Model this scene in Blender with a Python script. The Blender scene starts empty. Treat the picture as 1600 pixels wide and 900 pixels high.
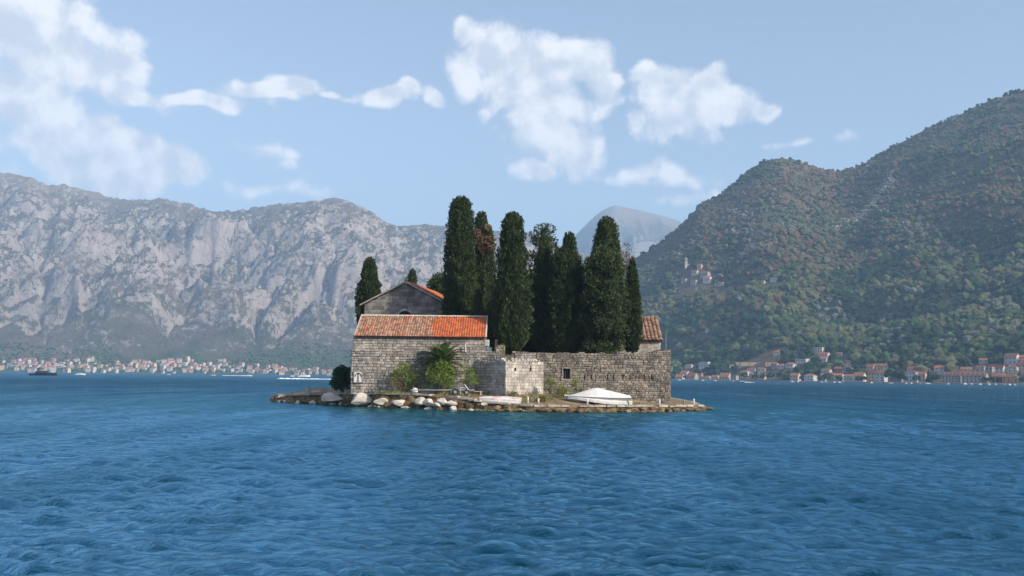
import bpy, bmesh, math, random
import numpy as np
from mathutils import Matrix, Vector

# ------------------------------------------------------------------ camera, sky, sun, exposure
S = bpy.context.scene
COL = S.collection
R = math.radians
CAM_H, FOC, PITCH, ROLL = 3.06, 1600.0, math.atan(137.6 / 1600), R(0.62)
cam = bpy.data.objects.new('camera', bpy.data.cameras.new('camera'))
COL.objects.link(cam)
cam.data.sensor_width = 36.0
cam.data.lens = 36.0
cam.data.clip_start = 0.5
cam.data.clip_end = 40000
CM = Matrix.Rotation(math.pi / 2 + PITCH, 3, 'X') @ Matrix.Rotation(ROLL, 3, 'Z')
cam.matrix_world = Matrix.Translation((0, 0, CAM_H)) @ CM.to_4x4()
S.camera = cam

SUN_AZ, SUN_EL = R(180 - 55), R(31)          # measured from +Y towards +X
SUN_DIR = Vector((math.sin(SUN_AZ) * math.cos(SUN_EL), math.cos(SUN_AZ) * math.cos(SUN_EL), math.sin(SUN_EL)))
S.view_settings.view_transform = 'Standard'
S.view_settings.look = 'None'
S.view_settings.gamma = 1.0
S.view_settings.use_curve_mapping = False
S.view_settings.exposure = 0.5
S.cycles.volume_step_rate = 4.0
S.cycles.volume_bounces = 1
S.cycles.max_bounces = 6
S.cycles.diffuse_bounces = 3
S.cycles.glossy_bounces = 2
S.cycles.transparent_max_bounces = 8
S.cycles.caustics_reflective = False
S.cycles.caustics_refractive = False

sun = bpy.data.objects.new('sun', bpy.data.lights.new('sun', 'SUN'))
COL.objects.link(sun)
sun.data.energy = 4.3
sun.data.angle = R(0.53)
sun.data.color = (1.0, 0.90, 0.76)
sun.rotation_euler = (-SUN_DIR).to_track_quat('-Z', 'Y').to_euler()
sun.location = (60, -60, 60)


def ray(px, py):
    """direction of a photo pixel (1600 x 900), scaled so that y == 1"""
    d = CM @ Vector(((px - 800) / FOC, (450 - py) / FOC, -1.0))
    return d / d.y


def P(px, py, Y):
    d = ray(px, py)
    return Vector((d.x * Y, Y, CAM_H + d.z * Y))


def WX(px, Y, py=600):
    return ray(px, py).x * Y


# ------------------------------------------------------------------ node helpers
class NT:
    def __init__(s, tree):
        s.t = tree

    def n(s, typ, ins=None, **kw):
        nd = s.t.nodes.new(typ)
        for k, v in kw.items():
            setattr(nd, k, v)
        if ins:
            for k, v in ins.items():
                sock = nd.inputs[k]
                if hasattr(v, 'is_output') or isinstance(v, bpy.types.NodeSocket):
                    s.t.links.new(v, sock)
                else:
                    sock.default_value = v
        return nd

    def math(s, op, a, b=None, c=None, clamp=False):
        ins = {0: a}
        if b is not None:
            ins[1] = b
        if c is not None:
            ins[2] = c
        return s.n('ShaderNodeMath', ins, operation=op, use_clamp=clamp).outputs[0]

    def vmath(s, op, a, b=None, scale=None):
        ins = {0: a}
        if b is not None:
            ins[1] = b
        if scale is not None:
            ins[3] = scale
        nd = s.n('ShaderNodeVectorMath', ins, operation=op)
        return nd.outputs['Value'] if op in ('LENGTH', 'DOT_PRODUCT', 'DISTANCE') else nd.outputs[0]

    def smooth(s, v, a, b, lo=0.0, hi=1.0):
        return s.n('ShaderNodeMapRange', {0: v, 1: a, 2: b, 3: lo, 4: hi}, interpolation_type='SMOOTHSTEP').outputs[0]

    def mix(s, f, a, b, blend='MIX'):
        nd = s.n('ShaderNodeMix', data_type='RGBA', blend_type=blend)
        for sock, v in ((nd.inputs[0], f), (nd.inputs[6], a), (nd.inputs[7], b)):
            if isinstance(v, bpy.types.NodeSocket):
                s.t.links.new(v, sock)
            else:
                sock.default_value = v if not isinstance(v, tuple) or len(v) == 4 else (*v, 1)
        return nd.outputs[2]

    def noise(s, vec, scale, detail=4, rough=.55, dist=0.0, dim='3D'):
        return s.n('ShaderNodeTexNoise', {'Vector': vec, 'Scale': scale, 'Detail': detail, 'Roughness': rough, 'Distortion': dist}, noise_dimensions=dim)


# ------------------------------------------------------------------ world: Nishita sky with cumulus
W = bpy.data.worlds.new('World')
S.world = W
W.use_nodes = True
W.node_tree.nodes.clear()
w = NT(W.node_tree)
SKY_STRENGTH = 0.125

# cumulus banks: photo pixel, half sizes in pixels, weight
BL = [(30, 40, 130, 90, 1.25), (100, 90, 120, 70, 1.2), (170, 115, 75, 45, 1.1), (20, 150, 150, 90, 1.2), (-100, 120, 170, 170, 1.2), (60, 200, 90, 60, .95),
      (165, 245, 85, 52, 1.7), (170, 208, 42, 34, 1.5), (222, 232, 42, 28, 1.4), (248, 262, 62, 34, 1.4), (110, 252, 70, 50, 1.4), (180, 285, 110, 26, .8),
      (225, 158, 60, 18, .9), (320, 160, 85, 12, 1.05), (395, 147, 62, 15, 1.15), (450, 139, 42, 14, 1.1), (500, 144, 45, 7, .8), (600, 149, 58, 15, 1.2), (626, 141, 22, 11, 1.1), (672, 154, 26, 15, 1.1), (545, 150, 40, 6, .75),
      (738, 52, 24, 24, 1.2), (790, 80, 60, 50, 1.3), (745, 110, 45, 45, 1.05), (850, 100, 65, 48, 1.3), (905, 100, 42, 48, 1.25), (925, 140, 40, 42, 1.15), (860, 170, 65, 60, 1.2), (880, 225, 55, 48, 1.15), (800, 130, 60, 40, 1.1), (835, 220, 45, 40, .75),
      (825, 267, 34, 20, 1.15), (1000, 118, 30, 22, 1.15), (1030, 140, 55, 36, 1.3), (1085, 150, 60, 36, 1.25), (1130, 165, 45, 30, 1.2), (1065, 185, 70, 34, .95), (1180, 165, 32, 16, 1.05), (1000, 185, 30, 20, .8),
      (1020, 262, 70, 20, .75), (1090, 275, 70, 24, .6), (1250, 212, 80, 11, .6), (410, 240, 60, 18, .5), (430, 262, 70, 16, .5), (440, 300, 90, 14, .45), (1100, 310, 60, 20, .5)]
blobs = []
for (bx, by, hx, hy, wt) in BL:
    d = ray(bx, by)
    az = math.atan2(d.x, 1.0)
    el = math.atan2(d.z, math.hypot(d.x, 1.0))
    c2 = math.cos(az) * math.cos(az)
    blobs.append((az, el, 1.25 * hx / FOC * c2, 1.25 * hy / FOC * math.cos(az), wt))
tc = w.n('ShaderNodeTexCoord').outputs['Generated']
sx = w.n('ShaderNodeSeparateXYZ', {0: tc})
azn = w.math('ARCTAN2', sx.outputs[0], sx.outputs[1])
eln = w.math('ARCSINE', sx.outputs[2])
ae = w.n('ShaderNodeCombineXYZ', {0: azn, 1: eln, 2: 0.0}).outputs[0]
nz = w.noise(ae, 9.0, 2, .5, dim='2D')
pv = w.vmath('ADD', ae, w.vmath('MULTIPLY', w.vmath('SUBTRACT', nz.outputs['Color'], (.5, .5, .5)), (.05, .04, 0)))
acc = None
for (az, el, bx, by, wt) in blobs:
    v = w.vmath('MULTIPLY', w.vmath('SUBTRACT', pv, (az, el, 0)), (1 / bx, 1 / by, 0))
    f = w.math('MULTIPLY_ADD', w.vmath('LENGTH', v), -wt, wt)
    acc = f if acc is None else w.math('MAXIMUM', acc, f)
# the sky goes on with the same broken cumulus outside the picture
el_fade = w.smooth(eln, .75, .30, 0, 1)
field = w.noise(w.vmath('MULTIPLY', ae, (1, 1.8, 0)), 3.4, 2, .5, dim='2D').outputs['Fac']
field = w.math('SUBTRACT', w.math('MULTIPLY', w.math('SUBTRACT', field, .50), 6.0), w.math('SUBTRACT', 1.2, w.math('MULTIPLY', el_fade, 1.2)))
field = w.math('MINIMUM', field, 1.1)
field = w.math('ADD', field, w.smooth(w.math('ABSOLUTE', azn), .55, .68, -4, 0))
acc = w.math('MAXIMUM', w.math('MAXIMUM', acc, field), -.8)


def billow(vec, det):
    a_ = w.noise(vec, 24.0, det, .62, .2, dim='2D').outputs['Fac']
    b_ = w.n('ShaderNodeTexVoronoi', {'Vector': vec, 'Scale': 40.0, 'Smoothness': .6}, feature='SMOOTH_F1', voronoi_dimensions='2D').outputs['Distance']
    return w.math('ADD', w.math('MULTIPLY', w.math('SUBTRACT', a_, .5), 1.35), w.math('MULTIPLY', w.math('SUBTRACT', .35, b_), .45))


b0 = billow(ae, 9)
b1 = billow(w.vmath('ADD', ae, (.014, .018, 0)), 5)
d0 = w.math('ADD', acc, b0)
d1 = w.math('ADD', acc, b1)
sky = w.n('ShaderNodeTexSky', sky_type='NISHITA')
sky.sun_disc = False
sky.sun_elevation = SUN_EL
sky.sun_rotation = SUN_AZ
sky.altitude = 0
sky.air_density = 1.0
sky.dust_density = 2.4
sky.ozone_density = 1.6
alpha = w.math('MULTIPLY', w.smooth(d0, .03, .60), .92)
occ = w.smooth(w.math('ADD', w.math('SUBTRACT', d1, d0), w.math('MULTIPLY', d0, .16)), -.26, .46)
k = 1.0 / SKY_STRENGTH
cl = w.mix(occ, (.90 * k, .86 * k, .82 * k, 1), (.56 * k, .575 * k, .61 * k, 1))  # cloud light and shade put in as colour, brighter towards the sun
skc = w.n('ShaderNodeHueSaturation', {'Color': sky.outputs[0], 'Saturation': .76, 'Value': 1.06}).outputs[0]
final = w.mix(alpha, skc, cl)
bg = w.n('ShaderNodeBackground', {'Color': final, 'Strength': SKY_STRENGTH})
out = w.n('ShaderNodeOutputWorld', {'Surface': bg.outputs[0]})
W.cycles.sampling_method = 'MANUAL'
W.cycles.sample_map_resolution = 512


# ------------------------------------------------------------------ noise in numpy
def _h(ix, iy, iz, seed):
    h = (ix.astype(np.int64) * 374761393 + iy.astype(np.int64) * 668265263 + iz.astype(np.int64) * 2147483647 + seed * 974711) & 0xffffffff
    h = ((h ^ (h >> 13)) * 1274126177) & 0xffffffff
    h = ((h ^ (h >> 16)) * 2246822519) & 0xffffffff
    return ((h ^ (h >> 15)) & 0xffff) / 65535.0


def vn(x, y, z=0.0, seed=0):
    x, y, z = np.broadcast_arrays(np.asarray(x, float), np.asarray(y, float), np.asarray(z, float))
    fx, fy, fz = np.floor(x), np.floor(y), np.floor(z)
    ix, iy, iz = fx.astype(np.int64), fy.astype(np.int64), fz.astype(np.int64)
    u, v, t = x - fx, y - fy, z - fz
    u = u * u * u * (u * (u * 6 - 15) + 10); v = v * v * v * (v * (v * 6 - 15) + 10); t = t * t * t * (t * (t * 6 - 15) + 10)
    r = 0
    for dz in (0, 1):
        wz = t if dz else 1 - t
        for dy in (0, 1):
            wy = v if dy else 1 - v
            for dx in (0, 1):
                r = r + (u if dx else 1 - u) * wy * wz * _h(ix + dx, iy + dy, iz + dz, seed)
    return r


def fbm(x, y, z=0.0, o=4, seed=0, gain=.5):
    a, s, f, tot = 1.0, 0, 1.0, 0
    for i in range(o):
        s = s + a * vn(np.asarray(x) * f, np.asarray(y) * f, np.asarray(z) * f, seed + i * 17)
        tot += a; a *= gain; f *= 2.03
    return s / tot


def ridged(x, y, o=4, seed=0, gain=.5):
    a, s, f, tot = 1.0, 0, 1.0, 0
    for i in range(o):
        n = 1 - np.abs(2 * vn(np.asarray(x) * f, np.asarray(y) * f, 0, seed + i * 13) - 1)
        s = s + a * n * n
        tot += a; a *= gain; f *= 2.1
    return s / tot


# ------------------------------------------------------------------ object helpers
def mesh_np(name, v, f, mats, tone=None, col=None, smooth=False, mi=None):
    """v (N,3), f (M,k) all polygons with k corners"""
    v = np.asarray(v, np.float32); f = np.asarray(f, np.int32)
    me = bpy.data.meshes.new(name)
    me.vertices.add(len(v)); me.vertices.foreach_set('co', v.ravel())
    m, kk = f.shape
    me.loops.add(m * kk); me.loops.foreach_set('vertex_index', f.ravel())
    me.polygons.add(m)
    me.polygons.foreach_set('loop_start', np.arange(0, m * kk, kk, dtype=np.int32))
    me.polygons.foreach_set('use_smooth', np.full(m, smooth, bool))
    if not isinstance(mats, (list, tuple)):
        mats = [mats]
    for mt in mats:
        me.materials.append(mt)
    if mi is not None:
        me.polygons.foreach_set('material_index', np.asarray(mi, np.int32))
    if tone is not None:
        a = me.attributes.new('tone', 'FLOAT', 'POINT'); a.data.foreach_set('value', np.asarray(tone, np.float32))
    if col is not None:
        a = me.attributes.new('col', 'FLOAT_COLOR', 'POINT')
        c4 = np.ones((len(v), 4), np.float32); c4[:, :3] = col
        a.data.foreach_set('color', c4.ravel())
    me.update(calc_edges=True)
    return me


def link(name, me, parent=None, loc=None, rz=0.0):
    o = bpy.data.objects.new(name, me)
    COL.objects.link(o)
    if parent is not None:
        o.parent = parent
    if loc is not None:
        o.location = loc
    if rz:
        o.rotation_euler = (0, 0, rz)
    return o


def tag(o, label=None, cat=None, group=None, kind=None):
    if label: o['label'] = label
    if cat: o['category'] = cat
    if group: o['group'] = group
    if kind: o['kind'] = kind
    return o


def thing(name, label, cat, loc=(0, 0, 0), rz=0.0, group=None):
    o = link(name, None, None, loc, rz)
    o.empty_display_size = .5
    return tag(o, label, cat, group)


def struct(name, me, label=None):
    o = link(name, me)
    o['kind'] = 'structure'
    if label:
        o['label'] = label
    return o


class MB:
    """collects polygons for one mesh"""
    def __init__(s):
        s.v = []; s.f = []; s.t = []; s.m = []

    def quadset(s, pts, faces, tone=.5, mi=0):
        b = len(s.v)
        s.v += [tuple(p) for p in pts]
        s.t += [tone] * len(pts)
        s.f += [tuple(i + b for i in fc) for fc in faces]
        s.m += [mi] * len(faces)
        return s

    def box(s, c, d, rz=0.0, tone=.5, mi=0, top=1.0):
        ca, sa = math.cos(rz), math.sin(rz)
        pts = []
        for z in (-.5, .5):
            k = top if z > 0 else 1.0
            for (x, y) in ((-.5, -.5), (.5, -.5), (.5, .5), (-.5, .5)):
                X, Y = x * d[0] * k, y * d[1] * k
                pts.append((c[0] + X * ca - Y * sa, c[1] + X * sa + Y * ca, c[2] + z * d[2]))
        return s.quadset(pts, [(3, 2, 1, 0), (4, 5, 6, 7), (0, 1, 5, 4), (1, 2, 6, 5), (2, 3, 7, 6), (3, 0, 4, 7)], tone, mi)

    def tube(s, pts, rad, n=8, tone=.5, mi=0, cap=True):
        pts = [Vector(p) for p in pts]
        if not hasattr(rad, '__len__'):
            rad = [rad] * len(pts)
        b = len(s.v); N = len(pts)
        for i, p in enumerate(pts):
            d = (pts[min(i + 1, N - 1)] - pts[max(i - 1, 0)]).normalized()
            a = d.cross(Vector((0, 0, 1)))
            if a.length < .05:
                a = d.cross(Vector((1, 0, 0)))
            a.normalize(); e = a.cross(d)
            for k in range(n):
                q = 2 * math.pi * k / n
                s.v.append(tuple(p + (a * math.cos(q) + e * math.sin(q)) * rad[i])); s.t.append(tone)
        for i in range(N - 1):
            for k in range(n):
                k2 = (k + 1) % n
                s.f.append((b + i * n + k, b + i * n + k2, b + (i + 1) * n + k2, b + (i + 1) * n + k)); s.m.append(mi)
        if cap:
            s.f.append(tuple(b + k for k in range(n))); s.m.append(mi)
            s.f.append(tuple(b + (N - 1) * n + k for k in reversed(range(n)))); s.m.append(mi)
        return s

    def lathe(s, prof, c=(0, 0, 0), n=12, tone=.5, mi=0):
        b = len(s.v)
        for (r, z) in prof:
            for k in range(n):
                q = 2 * math.pi * k / n
                s.v.append((c[0] + r * math.cos(q), c[1] + r * math.sin(q), c[2] + z)); s.t.append(tone)
        for i in range(len(prof) - 1):
            for k in range(n):
                k2 = (k + 1) % n
                s.f.append((b + i * n + k, b + i * n + k2, b + (i + 1) * n + k2, b + (i + 1) * n + k)); s.m.append(mi)
        return s

    def loft(s, rings, closed=True, tone=.5, mi=0, cap=True):
        b = len(s.v); n = len(rings[0])
        for rg in rings:
            for p in rg:
                s.v.append(tuple(p)); s.t.append(tone)
        for i in range(len(rings) - 1):
            for k in range(n if closed else n - 1):
                k2 = (k + 1) % n
                s.f.append((b + i * n + k, b + i * n + k2, b + (i + 1) * n + k2, b + (i + 1) * n + k)); s.m.append(mi)
        if cap:
            s.f.append(tuple(b + k for k in reversed(range(n)))); s.m.append(mi)
            s.f.append(tuple(b + (len(rings) - 1) * n + k for k in range(n))); s.m.append(mi)
        return s

    def mesh(s, name, mats, smooth=False):
        me = bpy.data.meshes.new(name)
        me.from_pydata(s.v, [], s.f)
        if not isinstance(mats, (list, tuple)):
            mats = [mats]
        for m in mats:
            me.materials.append(m)
        me.polygons.foreach_set('material_index', s.m)
        me.polygons.foreach_set('use_smooth', [smooth] * len(s.f))
        a = me.attributes.new('tone', 'FLOAT', 'POINT'); a.data.foreach_set('value', s.t)
        me.update()
        return me

    def build(s, name, mats, parent=None, smooth=False, loc=None, rz=0.0):
        return link(name, s.mesh(name, mats, smooth), parent, loc, rz)


# ------------------------------------------------------------------ materials
def pmat(name, c1, c2, scale=1.0, rough=.85, bump=0.0, bscale=None, tone=0.0, c3=None, s3=None, lo3=.55, hi3=.7, detail=5, coords='Position', spec=.3, sharp=(.35, .65), stretch=None, objrand=0.0):
    """two-colour procedural surface; c3 adds sparse patches; tone reads the per-piece attribute"""
    m = bpy.data.materials.new(name)
    m.use_nodes = True
    t = NT(m.node_tree)
    b = m.node_tree.nodes['Principled BSDF']
    if coords == 'Position':
        vec = t.n('ShaderNodeNewGeometry').outputs['Position']
    else:
        vec = t.n('ShaderNodeTexCoord').outputs['Object']
    if stretch:
        vec = t.vmath('MULTIPLY', vec, stretch)
    f = t.smooth(t.noise(vec, scale, detail, .6).outputs['Fac'], *sharp)
    c = t.mix(f, c1, c2)
    if c3:
        c = t.mix(t.smooth(t.noise(vec, s3 or scale * .3, 5, .6).outputs['Fac'], lo3, hi3), c, c3)
    if tone:
        a = t.n('ShaderNodeAttribute', attribute_name='tone').outputs['Fac']
        k = t.math('MULTIPLY_ADD', a, 2 * tone, 1 - tone)
        kc = t.n('ShaderNodeCombineColor', {0: k, 1: k, 2: k}).outputs[0]
        c = t.mix(1.0, c, kc, 'MULTIPLY')
    if objrand:
        a = t.n('ShaderNodeObjectInfo').outputs['Random']
        k = t.math('MULTIPLY_ADD', a, 2 * objrand, 1 - objrand)
        kc = t.n('ShaderNodeCombineColor', {0: k, 1: k, 2: k}).outputs[0]
        c = t.mix(1.0, c, kc, 'MULTIPLY')
    m.node_tree.links.new(c, b.inputs['Base Color'])
    b.inputs['Roughness'].default_value = rough
    b.inputs['Specular IOR Level'].default_value = spec
    if bump:
        h = t.noise(vec, bscale or scale * 4, 6, .65).outputs['Fac']
        bn = t.n('ShaderNodeBump', {'Height': h, 'Distance': bump, 'Strength': 1.0})
        m.node_tree.links.new(bn.outputs[0], b.inputs['Normal'])
    return m


def leafmat(name, c1, c2, c3=None, trans=.0):
    m = pmat(name, c1, c2, 1.1, .7, tone=.36, c3=c3, s3=.5, lo3=.58, hi3=.7, spec=.25)
    if trans:
        t = NT(m.node_tree)
        b = m.node_tree.nodes['Principled BSDF']
        o = m.node_tree.nodes['Material Output']
        src = b.inputs['Base Color'].links[0].from_socket
        tr = t.n('ShaderNodeBsdfTranslucent', {'Color': src})
        mx = t.n('ShaderNodeMixShader', {0: trans, 1: b.outputs[0], 2: tr.outputs[0]})
        m.node_tree.links.new(mx.outputs[0], o.inputs[0])
    return m


M = {}
M['stone'] = pmat('stone_pale', (.46, .41, .35), (.27, .245, .22), 1.4, .9, .02, 14, tone=.32, c3=(.13, .12, .11), s3=.45, lo3=.56, hi3=.72)
M['stone_dark'] = pmat('stone_weathered', (.27, .235, .195), (.13, .115, .10), .9, .92, .03, 12, tone=.38, c3=(.36, .17, .06), s3=1.6, lo3=.67, hi3=.74)
M['stone_smooth'] = pmat('stone_dressed', (.47, .43, .38), (.32, .29, .26), 1.2, .88, .012, 18, tone=.22, c3=(.22, .2, .18), s3=.7, lo3=.58, hi3=.75)
M['stone_church'] = pmat('stone_church', (.30, .27, .235), (.16, .145, .13), .8, .92, .02, 12, tone=.35)
M['mortar'] = pmat('mortar', (.15, .135, .12), (.08, .073, .066), 3, .95, .02, 20)
M['mortar_pale'] = pmat('mortar_pale', (.16, .145, .13), (.09, .083, .076), 3, .95, .02, 20)
M['tile_old'] = pmat('tile_old', (.35, .165, .10), (.28, .19, .135), 3.5, .85, .006, 40, tone=.42, c3=(.52, .42, .33), s3=5.0, lo3=.60, hi3=.68)
M['tile_new'] = pmat('tile_new', (.50, .135, .05), (.42, .12, .05), 2.0, .8, .005, 40, tone=.28, c3=(.40, .22, .14), s3=3.0, lo3=.64, hi3=.74)
M['tile_brown'] = pmat('tile_brown', (.31, .19, .14), (.225, .145, .11), 3.0, .88, .006, 40, tone=.5, c3=(.45, .36, .28), s3=4.0, lo3=.64, hi3=.72)
M['roof_bed'] = pmat('roof_bed', (.16, .08, .05), (.10, .06, .04), 3, .95)
M['lime'] = pmat('lime_mortar', (.62, .56, .49), (.45, .40, .34), 4, .92, .01, 20)
M['earth'] = pmat('dry_earth', (.27, .19, .115), (.17, .125, .08), .9, .95, .04, 6, c3=(.10, .12, .04), s3=.6, lo3=.55, hi3=.68)
M['quay'] = pmat('quay_stone', (.45, .405, .345), (.25, .22, .185), 1.3, .9, .02, 12, tone=.2)
M['boulder'] = pmat('boulder_limestone', (.66, .60, .52), (.48, .43, .37), 1.2, .9, .06, 5, c3=(.26, .22, .17), s3=1.6, lo3=.64, hi3=.74)
M['white_paint'] = pmat('white_paint', (.75, .74, .72), (.62, .61, .59), 3, .5)
M['white_plastic'] = pmat('white_plastic', (.80, .80, .79), (.74, .74, .73), 3, .4, spec=.5)
M['canvas'] = pmat('white_canvas', (.70, .68, .655), (.58, .565, .545), 2.5, .75, .012, 5)
M['concrete'] = pmat('concrete', (.33, .31, .29), (.23, .215, .2), 1.6, .9, .01, 15)
M['metal'] = pmat('galvanised_metal', (.36, .37, .38), (.26, .27, .28), 5, .45, spec=.5)
M['rubber'] = pmat('rubber', (.02, .02, .02), (.03, .03, .03), 5, .8)
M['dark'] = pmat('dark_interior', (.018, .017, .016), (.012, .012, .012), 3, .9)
M['bark'] = pmat('bark', (.17, .135, .105), (.09, .072, .06), 6, .95, .02, 14, stretch=(1, 1, .25))
M['cypress'] = leafmat('cypress_leaf', (.030, .052, .016), (.058, .080, .024), trans=.12)
M['cypress_dark'] = leafmat('cypress_leaf_dark', (.030, .058, .019), (.058, .086, .027), trans=.12)
M['cypress_old'] = leafmat('old_cypress_leaf', (.042, .066, .024), (.072, .092, .035), trans=.14)
M['dead_leaf'] = leafmat('dead_foliage', (.16, .085, .05), (.22, .14, .10), trans=.1)
M['bush'] = leafmat('bush_leaf', (.14, .23, .03), (.21, .28, .055), trans=.3)
M['bush_pale'] = leafmat('pale_bush_leaf', (.15, .21, .04), (.23, .27, .07), trans=.28)
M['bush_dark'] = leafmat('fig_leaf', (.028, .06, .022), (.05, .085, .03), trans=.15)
M['dry_leaf'] = leafmat('dry_leaf', (.34, .24, .10), (.24, .17, .08), trans=.2)
M['palm'] = leafmat('palm_leaf', (.055, .095, .022), (.10, .14, .035), trans=.18)
M['grass'] = leafmat('bank_grass', (.12, .17, .035), (.30, .24, .10), trans=.2)

# ================================================================== the sea
def island_d(x, y):
    """rough distance outside the island, metres"""
    return np.hypot((x + 2.5) / 1.0, (y - 116) / 1.0 * .92) - 25.5


def build_sea():
    rng = np.random.default_rng(3)
    th = np.concatenate([np.linspace(-180, -40, 16)[:-1], np.linspace(-40, -31, 12)[:-1], np.linspace(-31, 31, 440), np.linspace(31, 40, 12)[1:], np.linspace(40, 180, 16)[1:]])
    th = np.radians(th)
    r = [1.5]
    while r[-1] < 8800:
        q = r[-1]
        if q < 12: d = .6
        elif q < 45: d = .075 + .055 * (q - 12) / 33
        elif q < 130: d = .13 + .25 * (q - 45) / 85
        elif q < 400: d = .38 + (q - 130) * .013
        else: d = 3.3 + (q - 400) * .05
        r.append(q + d)
    r = np.array(r)
    dr = np.gradient(r)
    TH, RR = np.meshgrid(th, r)
    DR = np.broadcast_to(dr[:, None], RR.shape)
    X, Y = RR * np.sin(TH), RR * np.cos(TH)
    Z = np.zeros_like(X); DX = np.zeros_like(X); DY = np.zeros_like(X)
    K = 84
    lam = np.exp(rng.uniform(np.log(.22), np.log(1.0), K))
    lam[:16] = rng.uniform(1.0, 3.0, 16)
    ang = math.radians(256) + rng.normal(0, 1, K) * np.where(lam < .35, .6, np.where(lam < 1, .30, .40))
    amp = lam * np.where(lam > 1.0, .0060, np.where(lam > .35, .0118, .0085))
    gust = np.clip(.62 + 2.0 * np.clip(fbm(X / 4, Y / 6, 0, 4, 77, .6) - .25, 0, 1) ** 1.2, .3, 1.22) * (.75 + .5 * fbm(X / 40, Y / 90, 0, 2, 78))
    cal = np.clip(island_d(X, Y) / 10, .35, 1) * np.interp(RR, [25, 90, 200], [1.12, .72, .6])
    for i in range(K):
        kx, ky = math.cos(ang[i]) * 2 * math.pi / lam[i], math.sin(ang[i]) * 2 * math.pi / lam[i]
        ph = kx * X + ky * Y + rng.uniform(0, 6.28)
        att = np.clip((lam[i] / (2.6 * DR)) - .6, 0, 1) * cal * (gust if lam[i] < 1.0 else 1)
        Z += amp[i] * att * np.cos(ph)
        s = amp[i] * att * np.sin(ph) * -0.7
        DX -= s * math.cos(ang[i]); DY -= s * math.sin(ang[i])
    v = np.stack([X + DX, Y + DY, Z], -1).reshape(-1, 3)
    nr, nc = X.shape
    i = np.arange(nr - 1)[:, None] * nc + np.arange(nc - 1)[None]
    f = np.stack([i, i + 1, i + nc + 1, i + nc], -1).reshape(-1, 4)[:, ::-1]
    m = bpy.data.materials.new('sea_water'); m.use_nodes = True
    t = NT(m.node_tree); b = m.node_tree.nodes['Principled BSDF']
    pos = t.n('ShaderNodeNewGeometry').outputs['Position']
    q = t.vmath('MULTIPLY', t.vmath('SUBTRACT', pos, (-2.5, 116, 0)), (1, .92, 0))
    dist = t.math('SUBTRACT', t.vmath('LENGTH', q), 25.5)
    dist = t.math('ADD', dist, t.math('MULTIPLY', t.math('SUBTRACT', t.noise(pos, .09, 4).outputs['Fac'], .5), 22))
    shal = t.smooth(dist, -2, 34, 1.0, 0.0)
    big = t.smooth(t.noise(t.vmath('MULTIPLY', pos, (1, .5, 1)), .02, 4).outputs['Fac'], .3, .7)
    deep = t.mix(big, (.002, .034, .064, 1), (.0025, .042, .078, 1))
    c = t.mix(shal, deep, (.003, .088, .105, 1))
    rr = t.vmath('LENGTH', pos)
    far = t.smooth(rr, 50, 420)
    h1 = t.noise(t.vmath('MULTIPLY', pos, (1, 1.7, 1)), 2.4, 6, .64, .5).outputs['Fac']
    h2 = t.noise(t.vmath('MULTIPLY', pos, (1, 2.0, 1)), .42, 5, .62, .3).outputs['Fac']
    hh = t.math('ADD', t.math('MULTIPLY', h1, .095), t.math('MULTIPLY', h2, t.math('MULTIPLY', far, 2.6)))
    bn = t.n('ShaderNodeBump', {'Height': hh, 'Distance': 1.0, 'Strength': 1.0}).outputs[0]
    # body colour of deep water under a rough dielectric skin; wave slopes keep the mean reflectance well below a flat mirror's
    fr_ = t.n('ShaderNodeFresnel', {'IOR': 1.333, 'Normal': bn}).outputs[0]
    lane = t.noise(t.vmath('MULTIPLY', pos, (.22, .026, 1)), 1.0, 4, .65).outputs['Fac']      # wind lanes: rougher and smoother water
    lane2 = t.noise(t.vmath('MULTIPLY', pos, (.05, .008, 1)), 1.0, 3, .6).outputs['Fac']
    fac = t.math('MULTIPLY', fr_, t.math('MULTIPLY', t.smooth(lane, .3, .7, .60, .96), t.smooth(lane2, .3, .7, .86, 1.12)))
    df = t.n('ShaderNodeBsdfDiffuse', {'Color': c, 'Normal': bn})
    gl = t.n('ShaderNodeBsdfGlossy', {'Color': (.25, .52, .69, 1), 'Roughness': t.smooth(rr, 40, 900, .05, .24), 'Normal': bn})
    mx = t.n('ShaderNodeMixShader', {0: fac, 1: df.outputs[0], 2: gl.outputs[0]})
    m.node_tree.nodes.remove(b)
    m.node_tree.links.new(mx.outputs[0], m.node_tree.nodes['Material Output'].inputs[0])
    o = struct('sea', mesh_np('sea', v, f, m, smooth=True), 'choppy deep blue bay water around the island')
    return o


build_sea()

# ================================================================== mountains
def prof(pts):
    a = np.array([[ray(x, y).x, ray(x, y).z] for x, y in pts])
    return a[:, 0], a[:, 1]


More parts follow.
